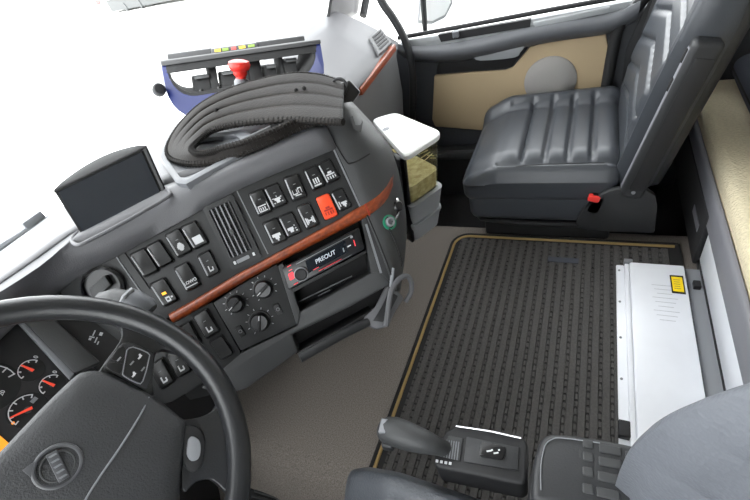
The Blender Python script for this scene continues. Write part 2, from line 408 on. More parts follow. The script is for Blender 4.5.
# left part follows the wheel, not the fascia plane
for i in range(3):
    Tw[i] = V3((-.98 + .22*i, .80 + .005*i, ZT)); Fw[i] = V3((-.98 + .22*i, .74 + .02*i, .765))
rows = []
for t_, f_ in zip(Tw, Fw):
    bulge = (FN*.35 + Z*.65)*.012
    rows.append([f_ - FN*.015, f_, lerp(f_, t_, .3) + bulge, lerp(f_, t_, .65) + bulge*1.1, t_ + Z*.002, t_ + V3((.02, .03, -.001))])
hood = MB().grid([smoothline([r[k] for r in rows], 3) for k in range(6)])
hood.build('hood', 'hood_grey', dash, smooth=70, solid=-.004)
# dash top to the windscreen
Wx = [-1.1, -.85, -.66, -.5, -.38, -.26, -.1, 0, .1, .22, .3]
edge2 = [V3((.05, .49, .797)), V3((.14, .57, .775)), V3((.28, .64, .72)), V3((.45, .69, .662)), V3((.6, .70, .635)), V3((.8, .70, .635)), V3((1.02, .70, .635))]
Wx2 = [.38, .48, .58, .68, .8, .92, 1.1]
front = [t_ + V3((.02, .03, -.001)) for t_ in Tw] + edge2
backl = [V3((x, .995, .785)) for x in Wx + Wx2]
rows = [[lerp(a, b_, k/5) + Z*(.012*math.sin(math.pi*k/5) if i > 11 else 0) for k in range(6)] for i, (a, b_) in enumerate(zip(front, backl))]
MB().grid(rows).build('top_shell', 'dash_top', dash, smooth=60, solid=-.006)
# passenger side face under its wood strip
fr = [V3((.05, .49, .797)), V3((.14, .57, .775)), V3((.28, .64, .72)), V3((.45, .69, .662)), V3((.6, .70, .635)), V3((.8, .70, .635)), V3((1.0, .70, .635)), V3((1.03, .73, .64)), V3((1.04, .98, .7))]
rows = [[p, p + V3((0, .012, -.04)), V3((p.x, p.y + .02, max(.45, .62 - .4*p.x))), V3((p.x - .02, p.y + .06, .2 if p.x > .4 else .55)), V3((p.x - .02, p.y + .08, .02 if p.x > .4 else .5))] for p in fr]
MB().grid(rows).build('passenger_face', 'dash_face', dash, smooth=60, solid=.01)
a0, a1 = py(362, 92, .69), py(396, 47, .69)
st = MB(); st.prism([a0 + Z*.012, a1 + Z*.012, a1 - Z*.012, a0 - Z*.012 + X*.0], (0, .02, 0)); st.build('wood_strip', 'wood', dash, bev=.003)
PT = Plane(V3((.9, .70, .652)), V3((0, -.453, .891)))
pv = MB(); vo = [PT.at(u, v, .006) for u, v in [(369, 37), (381, 27), (392, 42), (379, 54)]]
av = pv.prism(vo, PT.n*-.02).build('air_vent', 'dash_face', dash, bev=.003)
cq = sum(vo, V3())/4
for k in range(5):
    t_ = .16 + .17*k; a_ = lerp(vo[0], vo[3], t_); b_ = lerp(vo[1], vo[2], t_); a_, b_ = lerp(a_, b_, .16), lerp(a_, b_, .84)
    nn = PT.n; e_ = (vo[3] - vo[0])*.045
    MB().prism([a_ - e_, b_ - e_, b_ + e_, a_ + e_], nn*.003).build('slat', 'black_matte', av)

def strip(pts, off, wpx, m, name, parent=None, h=.0015):
    for (u0, v0), (u1, v1) in zip(pts[:-1], pts[1:]):
        d = V3((u1 - u0, v1 - v0, 0)).normalized(); nx, ny = -d.y*wpx/2, d.x*wpx/2
        MB().prism([FASCIA.at(u0 + nx, v0 + ny, off), FASCIA.at(u1 + nx, v1 + ny, off), FASCIA.at(u1 - nx, v1 - ny, off), FASCIA.at(u0 - nx, v0 - ny, off)], FN*h).build(name, m, parent or dash)
# fascia plates: upper (switches) and backing of the lower half
up_poly = [(60, 292), (90, 266), (116, 253), (160, 229), (200, 207), (236, 187), (290, 164), (337, 145), (367, 203), (353, 212), (335, 223), (300, 242), (265, 261), (235, 277), (200, 299), (172, 315), (135, 340), (100, 345), (75, 330)]
MB().prism(FASCIA.poly(up_poly, 0), -FN*.05).build('switch_fascia', 'fascia_black', dash, bev=.002)
low_back = [(135, 340), (172, 315), (265, 261), (353, 212), (368, 203), (398, 290), (345, 318), (297, 345), (250, 385), (190, 400)]
MB().prism(FASCIA.poly(low_back, -.05), -FN*.02).build('lower_backing', 'black_deep', dash)
# plates in front of the backing
MB().prism(FASCIA.poly([(213, 303), (240, 285), (277, 264), (297, 316), (296, 325), (241, 351)], 0), -FN*.045).build('climate_plate', 'fascia_black', dash, bev=.002)
MB().prism(FASCIA.poly([(120, 352), (140, 338), (176, 320), (212, 302), (240, 351), (243, 358), (200, 385), (172, 402), (146, 408)], -.002), -FN*.045).build('lower_switch_plate', 'fascia_black', dash, bev=.002)
MB().prism(FASCIA.poly([(241, 353), (297, 326), (300, 312), (371, 273), (380, 268), (392, 285), (384, 288), (350, 307), (292, 335), (298, 352), (272, 371), (246, 389), (222, 397), (200, 388)], 0), -FN*.06).build('knee_panel', 'trim_grey', dash, bev=.004)
MB().prism(FASCIA.poly([(278, 266), (283, 263), (300, 312), (297, 326)], .001), -FN*.045).build('slot_frame', 'trim_grey', dash, bev=.001)
MB().prism(FASCIA.poly([(360, 212), (367, 205), (392, 284), (380, 272), (371, 273)], .001), -FN*.045).build('slot_frame', 'fascia_black', dash, bev=.002)
strip([(366, 224), (381, 273)], .001, 2.2, 'soft_edge', 'slot_highlight')
MB().prism(FASCIA.poly([(288, 336), (350, 305), (388, 284), (384, 302), (345, 326), (296, 354)], -.075), -FN*.02).build('recess_dark_plate', 'black_deep', dash)  # black plate put in for the darkness of the recess under the dash
MB().prism(FASCIA.poly([(298, 352), (345, 326), (372, 310), (374, 313), (346, 330), (299, 356)], -.005), -FN*.08).build('shelf_floor', 'black_matte', dash, bev=.002)
MB().prism(FASCIA.poly([(287, 291), (366, 250), (366.5, 253), (289, 295)], .0), -FN*.045).build('slot_frame', 'fascia_black', dash, bev=.001)
for a_, b_ in (((296, 303), (352, 276)), ((318, 296), (330, 290)), ((330, 286), (338, 283))):
    MB().tube([FASCIA.at(*a_, -.03), FASCIA.at(*b_, -.03)], .0012, 6).build('slot_clip', 'grey_mark', dash)
# seams
strip([(116, 256), (141, 292)], 0, 1.2, 'grey_mark', 'seam')
strip([(125, 253), (150, 289)], 0, .8, 'black_deep', 'seam')
strip([(237, 191), (268, 254)], 0, 1.0, 'grey_mark', 'seam')
strip([(334, 150), (362, 211)], 0.001, 1.6, 'soft_edge', 'seam')

# rounded end of the console, turning away to the passenger side
Ev = [103, 122, 147, 170, 193, 215, 237, 260, 291]
EL = [340, 327, 336, 347, 357, 367, 376, 385, 396]
ER = [351, 369, 389, 396.5, 401, 404.5, 405, 403, 398.5]
def endD(u, v):
    l, r = interp(v, Ev, EL), interp(v, Ev, ER); base = FASCIA.depth(l, v)
    s_ = max(0, min(.992, (u - l)/(r - l)))
    return base + .11*(1 - math.sqrt(1 - s_*s_))
def E3(u, v, off=0): return P3(u, v, endD(u, v) - off)
rows = []
vv = [103 + (291 - 103)*i/28 for i in range(29)]
for v in vv:
    l, r = interp(v, Ev, EL), interp(v, Ev, ER); row = [P3(l, v, FASCIA.depth(l, v) + .03)]
    for k in range(13):
        s_ = math.sin(math.pi/2*k/12.4); row.append(E3(l + (r - l)*s_, v))
    e_ = row[-1]; row.append(e_ + V3((.03, .06, -.005))); row.append(e_ + V3((.02, .2, -.01)))
    rows.append(row)
MB().grid(rows).build('console_end', 'trim_grey', dash, smooth=60, solid=.004)
def epoly(pts, off): return [E3(u, v, off) for u, v in pts]
sl = MB().prism(epoly([(350, 117), (358, 114), (363, 122), (361, 132), (354, 130)], .012), ray(355, 125)*.01); sl.build('end_slot', 'black_deep', dash)
MB().tube(smoothline(epoly([(328, 131), (345, 160), (352, 163), (368, 155), (382, 143)], .0048), 4), .0014, 6).build('seam', 'black_deep', dash)
MB().tube(smoothline(epoly([(367, 215), (378, 240), (388, 266), (396, 288)], .0048), 4), .0014, 6).build('seam', 'black_deep', dash)
# wood strip: across the fascia and curling up round the console end
wt = [(168, 314), (200, 296), (235, 275), (265, 259), (300, 240), (335, 221), (353, 210), (367, 202), (378, 194), (386, 184), (391, 172), (393.5, 162)]
wb = [(173, 324), (204, 306), (240, 284), (270, 267), (305, 249), (340, 231), (358, 222), (369, 216), (381, 208), (389, 199), (393.5, 189), (395, 181)]
def surf(u, v, off):
    if u <= interp(v, Ev, EL) + .5: return FASCIA.at(u, v, off)
    return E3(u, v, off)
rows = []
wt2 = smoothline([V3((a, b_, 0)) for a, b_ in wt], 3); wb2 = smoothline([V3((a, b_, 0)) for a, b_ in wb], 3)
for a, b_ in zip(wt2, wb2):
    r_ = []
    for k, off in zip((0, .06, .25, .5, .75, .94, 1), (-.004, .004, .008, .010, .008, .004, -.004)):
        p = lerp(a, b_, k); r_.append(surf(p.x, p.y, off))
    rows.append(r_)
MB().grid(rows).build('wood_trim', 'wood', dash, smooth=50)
strip([(365, 204), (370, 216)], .011, .8, 'print_dark_red', 'seam')

# ---- switches
FU = (FASCIA.at(300, 200) - FASCIA.at(200, 250)).normalized()
def icon_parts(kind):
    """rects (x0,y0,x1,y1) in the switch's unit square, y down"""
    return {
      'snow': [(.42, .5, .58, .82), (.3, .6, .7, .72), (.36, .54, .44, .62), (.56, .54, .64, .62), (.36, .7, .44, .78), (.56, .7, .64, .78)],
      'doc': [(.25, .55, .8, .85)],
      'led': [(.38, .68, .66, .74), (.38, .82, .66, .88), (.38, .68, .44, .88), (.6, .68, .66, .88), (.72, .72, .84, .78)],
      'text': [(.1, .62, .92, .76), (.1, .8, .92, .85)],
      'seat': [(.35, .58, .43, .78), (.35, .76, .65, .82), (.62, .66, .7, .8)],
      'lamp_row': [(.2, .62, .75, .66), (.2, .84, .75, .88), (.2, .62, .26, .88), (.32, .7, .38, .82), (.46, .7, .52, .82), (.6, .7, .66, .82), (.82, .56, .86, .9)],
      'beam': [(.3, .6, .7, .7), (.38, .7, .62, .82), (.2, .58, .28, .62), (.72, .58, .8, .62), (.2, .78, .3, .82), (.7, .78, .8, .82), (.48, .5, .52, .56)],
      'trailer': [(.2, .74, .5, .78), (.2, .58, .24, .78), (.46, .58, .5, .78), (.56, .54, .6, .76), (.56, .54, .8, .58), (.76, .54, .8, .76), (.3, .8, .7, .84)],
      'heat': [(.3, .52, .38, .76), (.46, .52, .54, .76), (.62, .52, .7, .76), (.25, .8, .76, .86)],
      'fog': [(.2, .6, .8, .66), (.36, .5, .64, .58), (.2, .7, .28, .82), (.38, .7, .46, .84), (.56, .7, .64, .84), (.74, .7, .8, .82)],
      'work': [(.22, .6, .75, .72), (.36, .72, .62, .82), (.44, .82, .54, .9)],
      'work2': [(.22, .62, .6, .74), (.34, .74, .56, .84), (.68, .56, .74, .62), (.68, .7, .78, .74), (.7, .8, .8, .85)],
      'axle': [(.2, .56, .3, .84), (.32, .6, .4, .8), (.4, .67, .62, .73), (.62, .6, .7, .8), (.72, .56, .82, .84)],
      'horn': [(.2, .56, .28, .8), (.36, .62, .8, .7), (.42, .7, .72, .8), (.5, .8, .62, .88)],
      'blank': [], }[kind]
def switch(tl, tr, bl, kind, label=None, red=False, highlight=True):
    o, U, Vv, w_, h_ = quadpts(FASCIA.at(*tl), FASCIA.at(*tr), FASCIA.at(*bl))
    g = .0006
    MB().prism(rrect(o - U*.0014 - Vv*.0014, U, Vv, w_ + .0028, h_ + .0028, .005), FN*.0012).build('switch_recess', 'black_deep', dash)
    body = MB(); pts = rrect(o + U*g + Vv*g, U, Vv, w_ - 2*g, h_ - 2*g, .004)
    c = o + U*w_/2 + Vv*h_/2
    top = []
    for p in pts:
        q_ = c + (p - c)*.9; t_ = (p - o).dot(Vv)/h_
        top.append(q_ + FN*.006)
    body.loft([pts, [p + FN*.003 for p in pts], top])
    s_ = body.build('switch', 'switch_red' if red else 'switch_black', dash, smooth=50)
    if label: s_['label'] = label
    if highlight and not red:
        a_, b_ = o + U*w_*.09 + Vv*h_*.12 + FN*.0062, o + U*w_*.09 + Vv*h_*.9 + FN*.0062
        MB().tube([a_, b_], .0015, 6).build('edge_highlight', 'switch_highlight', s_)  # pale tube paints the highlight along the switch's left edge
    parts = icon_parts(kind)
    if parts:
        ic = MB()
        for x0, y0, x1, y1 in parts:
            k = lambda x, y: o + U*w_*x + Vv*h_*y + FN*.0061
            ic.prism([k(x0, y0), k(x1, y0), k(x1, y1), k(x0, y1)], FN*.0006)
        if kind != 'text': ic.build('icon', 'print_dark_red' if red else 'icon_white', s_, smooth=0)
        else:
            ym = .7; text_mesh('LOWO', .0078, o + U*w_*.56 + Vv*h_*ym + FN*.0082, U, -Vv, 'icon_white', s_)
            k = lambda x, y: o + U*w_*x + Vv*h_*y + FN*.0061
            MB().prism([k(.12, .83), k(.92, .83), k(.92, .86), k(.12, .86)], FN*.0006).build('icon', 'icon_white', s_, smooth=0)
        if kind not in ('doc', 'text', 'led') and not red:
            k = lambda x, y: o + U*w_*x + Vv*h_*y + FN*.0061
            MB().prism([k(.42, .36), k(.6, .36), k(.6, .39), k(.42, .39)], FN*.0006).build('indicator', 'grey_mark', s_, smooth=0)
    if kind == 'led':
        k = lambda x, y: o + U*w_*x + Vv*h_*y + FN*.0061
        MB().prism([k(.36, .48), k(.62, .48), k(.62, .58), k(.36, .58)], FN*.001).build('indicator_light', 'led_orange', s_, smooth=0)
    return s_
SW = [((130, 254.4), (145.6, 247), (145, 277.6), 'blank'), ((146, 246.4), (160, 239), (161, 268.4), 'blank'),
      ((165, 235), (180, 227.5), (179, 258), 'snow'), ((181, 227), (196, 220), (195, 250), 'doc'),
      ((150, 284), (165, 277), (165, 307), 'led'), ((174, 268), (188, 261), (188, 292), 'text'), ((197.6, 255.4), (210, 249), (208.6, 278), 'seat'),
      ((248.4, 194), (263, 188), (259, 217), 'lamp_row'), ((263.4, 188), (278, 182), (274, 209.5), 'beam'), ((283, 178), (298, 173), (293, 202), 'trailer'),
      ((303, 170), (316.4, 164.4), (313, 191.6), 'heat'), ((316.8, 164.4), (330, 158.4), (327.5, 185), 'fog'),
      ((262.4, 223), (277.4, 217), (273, 245.6), 'work'), ((277.8, 217), (292.4, 211), (288, 238), 'work2'), ((296, 207), (309, 201.6), (307, 230), 'axle'),
      ((329.6, 192.2), (342, 187), (340, 212), 'horn')]
for a_, b_, c_, k_ in SW: switch(a_, b_, c_, k_)
switch((315, 198), (328.8, 192.4), (325, 221), 'fog', label='bright orange red switch', red=True)
switch((193, 316), (207, 308), (207, 339), 'seat', highlight=False)
switch((209, 341), (222, 334), (222, 360), 'blank', highlight=False)
switch((176, 328), (190, 320), (188, 350), 'blank', highlight=False)
switch((166, 354), (180, 346), (179, 378), 'seat', highlight=False)
switch((149, 366), (163, 357), (162, 390), 'seat', highlight=False)

# ---- air vent in the fascia
o, U, Vv, w_, h_ = quadpts(FASCIA.at(203, 208), FASCIA.at(233, 194.5), FASCIA.at(233, 270.5))
ring_o = rrect(o, U, Vv, w_, h_, .006); 
ix, iy, iw, ih = w_*.14, h_*.07, w_*.72, h_*.76
ring_i = rrect(o + U*ix + Vv*iy, U, Vv, iw, ih, .004)
vent = MB().loft([[p + FN*.0005 for p in ring_o], [p + FN*.006 for p in ring_o], [p + FN*.007 for p in ring_i], [p + FN*.0008 for p in ring_i]], True, False).build('air_vent', 'fascia_black', dash, smooth=50)
MB().prism([p + FN*.0006 for p in ring_i], FN*.0006).build('vent_back', 'black_deep', vent)
for k in range(5):
    x = ix + iw*(.1 + .2*k)
    MB().prism([o + U*(x - .0011) + Vv*iy, o + U*(x + .0011) + Vv*iy, o + U*(x + .0011) + Vv*(iy + ih), o + U*(x - .0011) + Vv*(iy + ih)], FN*.006).build('slat', 'soft_edge' if k != 4 else 'trim_grey', vent)
for k in range(14):
    y = iy + ih*(k + .5)/14
    MB().prism([o + U*ix + Vv*(y - .0005), o + U*(ix + iw) + Vv*(y - .0005), o + U*(ix + iw) + Vv*(y + .0005), o + U*ix + Vv*(y + .0005)], FN*.003).build('cross_slat', 'black_matte', vent)
MB().rbox(o + U*(ix + iw*.5) + Vv*(iy + ih*.55) + FN*.007, (U, Vv, FN), (.004, .006, .003), .002).build('vent_tab', 'trim_grey', vent)
MB().prism(rrect(o + U*w_*.24 + Vv*h_*.885, U, Vv, w_*.42, h_*.055, .002), FN*.008).build('thumb_wheel', 'soft_edge', vent)
for x in (.14, .78): MB().prism(rrect(o + U*w_*x + Vv*h_*.885, U, Vv, w_*.07, h_*.05, .001), FN*.0075).build('vent_mark', 'icon_white', vent)

# ---- climate knobs
def knob(c_, rpx, ang, ticks=True):
    c = FASCIA.at(*c_); r = (FASCIA.at(c_[0] + rpx, c_[1]) - c).length
    UU = FU; VV = FN.cross(UU)
    k = MB().revolve(c, FN, [(r, 0), (r, .003), (r*.86, .005), (r*.8, .014), (r*.72, .017), (.0005, .017)], 28).build('control_knob', 'black_gloss', dash)
    MB().revolve(c, FN, [(r*1.02, .0005), (r*1.02, .0045), (r*.93, .0055), (r*.93, .004)], 32, False).build('knob_ring', 'trim_grey', k)
    d = UU*math.cos(ang) + VV*math.sin(ang); e_ = FN.cross(d)
    MB().box(c + FN*.018, (d, e_, FN), (r*.72, r*.16, .005)).build('grip', 'black_matte', k, bev=.001)
    MB().box(c + d*r*.5 + FN*.0232, (d, e_, FN), (r*.22, .0008, .0004)).build('pointer', 'icon_white', k)
    if ticks:
        for i in range(9):
            a = math.radians(-40 + 260*i/8); q_ = UU*math.cos(a) + VV*math.sin(a); s_ = FN.cross(q_)
            MB().box(c + q_*r*1.2 + FN*.0006, (q_, s_, FN), (.0018, .0006, .0005)).build('tick', 'icon_white', k)
    return k
knob((236, 303), 10, math.radians(200)); knob((263.7, 288.5), 10.5, math.radians(200)); knob((260, 321), 11, math.radians(60))
for c_ in ((278, 309), (240.6, 331)):
    c = FASCIA.at(*c_); VV = FN.cross(FU)
    bt = MB().prism(rrect(c - FU*.006 - VV*.011, FU, VV, .012, .022, .002), FN*.003).build('push_button', 'switch_black', dash, bev=.0006)
    MB().revolve(c, FN, [(.0036, .003), (.0036, .0036), (.0024, .0036), (.0024, .003)], 12, False).build('icon', 'grey_mark', bt)

# ---- car radio in its slot
rad = empty('car_radio', FASCIA.at(323, 262), 'black car radio with red lit buttons below the wood strip', 'radio')
o, U, Vv, w_, h_ = quadpts(FASCIA.at(282, 267.5), FASCIA.at(358, 227.5), FASCIA.at(288.5, 289))
MB().prism(rrect(o, U, Vv, w_, h_, .004), FN*.014).build('faceplate', 'black_gloss', rad, bev=.002)
MB().prism(rrect(o + U*.004 + Vv*.003 - FN*.04, U, Vv, w_ - .008, h_ - .006, .002), FN*.04).build('chassis', 'black_matte', rad)
def rp(u, v, off=.0142): return FASCIA.at(u, v, off)
kc = rp(301, 274); kb = MB().revolve(kc, FN, [(.0125, 0), (.012, .008), (.0095, .01), (.0005, .0095)], 28).build('knob', 'black_matte', rad)
MB().revolve(kc, FN, [(.0132, .0), (.0132, .0095), (.0118, .0105), (.0118, .009)], 28, False).build('knob_ring', 'grey_metal', kb)
VVr = FN.cross(FU)
def rbtn(u, v, w2, h2, m, name='button'):
    c = rp(u, v); return MB().prism(rrect(c - U*w2/2 - Vv*h2/2, U, Vv, w2, h2, min(w2, h2)*.25), FN*.0015).build(name, m, rad)
rbtn(291.5, 276, .011, .014, 'radio_red'); rbtn(289, 266, .008, .0016, 'radio_red', 'mark'); rbtn(290.5, 270, .007, .0014, 'radio_red', 'mark'); rbtn(296, 283.5, .009, .0016, 'radio_red', 'mark')
rbtn(316, 268.5, .012, .001, 'radio_red', 'mark'); rbtn(330, 265, .05, .0008, 'radio_red', 'mark'); rbtn(338, 262, .06, .0008, 'grey_mark', 'mark')
rbtn(354.5, 243, .0018, .012, 'radio_red', 'mark'); rbtn(349, 246, .008, .002, 'icon_white', 'mark'); rbtn(343.5, 250, .0025, .008, 'grey_mark', 'mark'); rbtn(351.5, 237, .005, .004, 'grey_metal')
rbtn(324, 249.5, .12, .0011, 'grey_metal', 'disc_slot'); rbtn(294.5, 264.5, .006, .004, 'trim_grey')
MB().prism(rrect(rp(327, 257) - U*.043 - Vv*.013, U, Vv, .086, .024, .002), FN*.0005).build('display', 'screen', rad)
text_mesh('PREOUT', .0115, rp(325.5, 257, .0152), U, -Vv, 'radio_text', rad)

# ---- sockets on the console end
sk = E3(388, 223, .0); sn = (CAM - sk).normalized()*.8 + V3((.3, -.3, 0)); sn.normalize()
s_ = MB().revolve(sk, sn, [(.0155, 0), (.0155, .008), (.012, .0095), (.012, .003)], 24, False).build('power_socket', 'green_ring', dash)
MB().revolve(sk + sn*.002 , sn, [(.0095, 0), (.0095, .012), (.0068, .013), (.0068, .004), (.0005, .003)], 24).build('socket_sleeve', 'grey_metal', s_)
s_ = MB().revolve(E3(396, 207, .0), sn, [(.012, 0), (.012, .01), (.0085, .014), (.0005, .014)], 20).build('lighter_socket', 'black_gloss', dash)
MB().tube([E3(397, 198, .012), E3(399, 205, .015), E3(398, 215, .014), E3(393, 222, .016)], .003, 8).build('key', 'chrome', s_)
MB().tube(smoothline([E3(389, 228, .012), P3(396, 243, .83), P3(402, 262, .86), P3(398, 268, .86), P3(394, 264, .86)], 5), .0016, 6).build('cable', 'rubber', s_)

# ================================================================ ON THE DASH TOP
# ---- display pod
pod = empty('dash_display', pz(124, 214, ZT), 'black display screen pod standing on the dash top', 'screen')
bl_, br_ = pz(82, 235, ZT), pz(167, 192, ZT)
dl, dr = (bl_ - CAM).dot(-back), (br_ - CAM).dot(-back)
tl_, tr_ = P3(54.5, 191.5, dl - .004), P3(147, 147, dr - .004)
pn = (br_ - bl_).cross(tl_ - bl_).normalized()
if pn.dot(CAM - bl_) < 0: pn = -pn
bk = V3((-pn.x, -pn.y, 0)).normalized()
n = 14; rows = []
for i in range(n + 1):
    s_ = i/n; b_, t_ = lerp(bl_, br_, s_), lerp(tl_, tr_, s_); bul = .07*math.sin(math.pi*min(1, max(0, s_)))**.7 + .004
    rows.append([b_ - Z*.02, b_, lerp(b_, t_, .5), t_, t_ + bk*.004 + Z*.002, t_ + bk*bul*.9 + Z*.002, t_ + bk*bul, b_ + bk*bul*.7, b_ + bk*bul*.7 - Z*.02])
MB().loft(rows, True, True).build('housing', 'pod_black', pod, smooth=35)
k = lambda s_, t_, off=.001: lerp(lerp(bl_, br_, s_), lerp(tl_, tr_, s_), t_) + pn*off
MB().prism([k(.03, .05), k(.93, .05), k(.93, .95), k(.03, .95)], pn*.001).build('screen', 'screen', pod)
MB().prism([k(.955, .02), k(.985, .02), k(.985, .98), k(.955, .98)], pn*.002).build('side_bevel', 'trim_grey', pod)
MB().prism([k(0, .965), k(1, .965), k(1, 1.0), k(0, 1.0)], pn*.002).build('top_rim', 'black_gloss', pod)
MB().tube(smoothline([pz(u, v, ZT + .003) for u, v in [(78, 232), (72, 240), (78, 245), (92, 239), (130, 219), (166, 198), (170, 193), (165, 188)]], 4), .0035, 8).build('foot_ring', 'hood_grey', pod)

# ---- pale tray frame under the strap
tray = empty('dash_tray', pz(165, 172, ZT), 'pale grey square tray recess in the dash top beside the screen', 'tray')
zt = ZT + .012
ou = [pz(u, v, zt) for u, v in [(157, 150), (172, 138), (245, 130), (262, 143), (215, 168), (186, 184), (176, 183), (160, 160)]]
cc = sum(ou, V3())/len(ou); inn = [cc + (p - cc)*.8 for p in ou]
MB().loft([[p - Z*.03 for p in ou], ou, [p + Z*.003 for p in [lerp(a, b_, .3) for a, b_ in zip(ou, inn)]], inn, [p - Z*.008 for p in inn]], True, False).build('rim', 'door_light', tray, smooth=50)
MB().prism([p - Z*.0085 for p in inn], (0, 0, -.004)).build('tray_floor', 'door_light', tray)
MB().rbox(pz(258, 139, zt + .004), (FU, FN.cross(FU), FN), (.035, .012, .01), .005).build('latch', 'trim_grey', tray)

# ---- leather strap loop
strap = empty('leather_strap', pz(250, 140, ZT), 'dark brown grey leather strap loop with whip stitched edges', 'strap')
SA = [(344, 84, .92), (318, 76, .92), (290, 75, .93), (255, 82, .93), (225, 92, .93), (200, 106, .925), (180, 126, .91), (169, 145, .89), (170, 157, .865), (184, 163, .85), (205, 163, .84), (235, 156, .83), (270, 142, .83), (300, 128, .83), (318, 122, .83)]
SB = [(343, 122, .87), (318, 121, .88), (290, 120, .885), (255, 122, .89), (228, 126, .89), (210, 132, .885), (198, 141, .88), (192, 148, .87), (195, 153, .86), (205, 153, .855), (220, 149, .85), (245, 142, .845), (275, 130, .84), (300, 119, .84), (317, 115, .84)]
def sp3(p, lim):
    q = P3(*p); return pz(p[0], p[1], lim) if q.z < lim else q
A = smoothline([sp3(p, .812) for p in SA], 5); B = smoothline([sp3(p, .83) for p in SB], 5)
rows = []
for i, (a, b_) in enumerate(zip(A, B)):
    fd = 1 - smooth01((i - 26)/12)
    rows.append([lerp(a, b_, k/32) + (CAM - lerp(a, b_, .5)).normalized()*(.0075*fd*abs(math.sin(math.pi*4*k/32))**.6) for k in range(33)])
st_ = MB().grid(rows).build('band', 'strap_leather', strap, smooth=70, solid=.008)
st_.modifiers[0].offset = 0
# padded ribs and seams along the wide side
for k_, m_ in ((.22, 'strap_seam'), (.28, 'strap_seam'), (.47, 'strap_seam'), (.53, 'strap_seam'), (.72, 'strap_seam'), (.78, 'strap_seam')):
    pts = []
    for a, b_ in list(zip(A, B))[3:32]:
        p = lerp(a, b_, k_); pts.append(p + (CAM - p).normalized()*.0095)
    MB().tube(pts, .0008, 5).build('seam', m_, strap)
for nm, LN in (('edge_roll', A), ('edge_roll', B)):
    MB().tube(LN, .006, 8).build(nm, 'strap_leather', strap)
for k_, LN in enumerate((A, B)):
    sm = MB()
    P_ = [lerp(LN[i], LN[i + 1], j/3) for i in range(len(LN) - 1) for j in range(3)]
    for i in range(0, len(P_) - 3, 2):
        t_ = (P_[i + 2] - P_[i]).normalized(); q = t_.orthogonal().normalized(); r_ = t_.cross(q)
        sm.tube([P_[i] + (q*math.cos(a_) + r_*math.sin(a_))*.0068 + t_*(a_/6.3*.004) for a_ in [6.283*j/6 for j in range(7)]], .001, 4)
    o_ = sm.build('whip_stitch', 'strap_stitch', strap); o_['kind'] = 'stuff'
for u, v in ((296, 90), (304, 88), (296, 103), (305, 103), (298, 117), (216, 110)):
    i = min(range(len(A)), key=lambda j: abs(375 + 0 - 375) if False else (lerp(A[j], B[j], .5) - P3(u, v, .9)).length)
    p = P3(u, v, (lerp(A[i], B[i], .5) - CAM).dot(-back)); dd = (CAM - p).normalized()
    MB().revolve(p + dd*.006, dd, [(.004, 0), (.004, .006), (.002, .0075), (.0004, .0075)], 12).build('rivet', 'strap_stitch', strap)
MB().prism([P3(u, v, .88) for u, v in [(336, 84), (350, 80), (361, 92), (352, 104), (340, 112)]], ray(345, 95)*.025).build('end_clip', 'black_gloss', strap, bev=.004)
MB().tube(smoothline([P3(331, 88, .88), P3(335, 80, .88), P3(342, 79, .87), P3(347, 86, .87), P3(344, 94, .87)], 4), .003, 8).build('ring', 'rubber', strap)
MB().rbox(P3(340, 116, .875), (FU, FN.cross(FU), FN), (.022, .016, .012), .008).build('anchor', 'hood_grey', strap)

# ---- blue open organiser frame
org = empty('dash_organiser', pz(240, 105, ZT), 'blue open frame organiser with black racks and a red knob', 'organiser')
OD = [1.09, .98]
def O3(s_, t_, b_=0):
    """s across 0..1 (left to right), t down 0..1, b metres backwards"""
    tl, tr, bl, br = P3(161, 63, 1.08), P3(320, 41, .99), P3(172, 122, 1.05), P3(329, 96, .95)
    p = lerp(lerp(tl, tr, s_), lerp(bl, br, s_), t_)
    return p + bdir*b_
bdir = V3((.62, .78, -.05)).normalized()
W_, H_ = .43, .15
def frame_loop(ins, b_, bot=0):
    pts = []
    r0 = .03
    for cx, cy, a0, r in ((1, 0, -90, .012), (1, 1, 0, .085), (0, 1, 90, .085), (0, 0, 180, .012)):
        r = max(.002, r - ins)
        for i in range(7):
            a = math.radians(a0 + 90*i/6)
            x = (W_ - ins - r if cx else ins + r) + r*math.cos(a); y = (H_ - bot - ins - r if cy else ins + r) + r*math.sin(a)
            pts.append(O3(x/W_, y/H_, b_))
    return pts
MB().loft([frame_loop(0, 0), frame_loop(0, .11), frame_loop(.014, .11, .04), frame_loop(.014, 0, .04), frame_loop(0, 0)], True, False).build('frame', 'blue_plastic', org, smooth=40)
MB().loft([frame_loop(.0142, .002, .04), frame_loop(.0142, .11, .04), frame_loop(.022, .11, .04), frame_loop(.022, .002, .04), frame_loop(.0142, .002, .04)], True, False).build('lining', 'black_deep', org, smooth=40)
def obox(s0, s1, t0, t1, b0, b1, m, name, bev=.002):
    q = [O3(s0, t0, b0), O3(s1, t0, b0), O3(s1, t1, b0), O3(s0, t1, b0)]
    return MB().prism(q, bdir*(b1 - b0)).build(name, m, org, bev=bev)
obox(.0, 1.0, -.03, .05, -.006, .03, 'black_matte', 'top_rail')
obox(.02, .98, .03, .2, .0, .03, 'black_deep', 'top_rail')
obox(.06, .96, -.10, .03, .06, .10, 'black_matte', 'rear_ledge')
obox(.36, .66, -.1, .0, .052, .062, 'black_gloss', 'label_strip')
for i, (s0, s1, m_) in enumerate(((.38, .42, 'label_yellow'), (.43, .47, 'label_green'), (.49, .52, 'red_knob'), (.54, .58, 'label_yellow'), (.6, .64, 'label_green'))):
    obox(s0, s1, -.08, -.03, .048, .053, m_, 'label_print', 0)
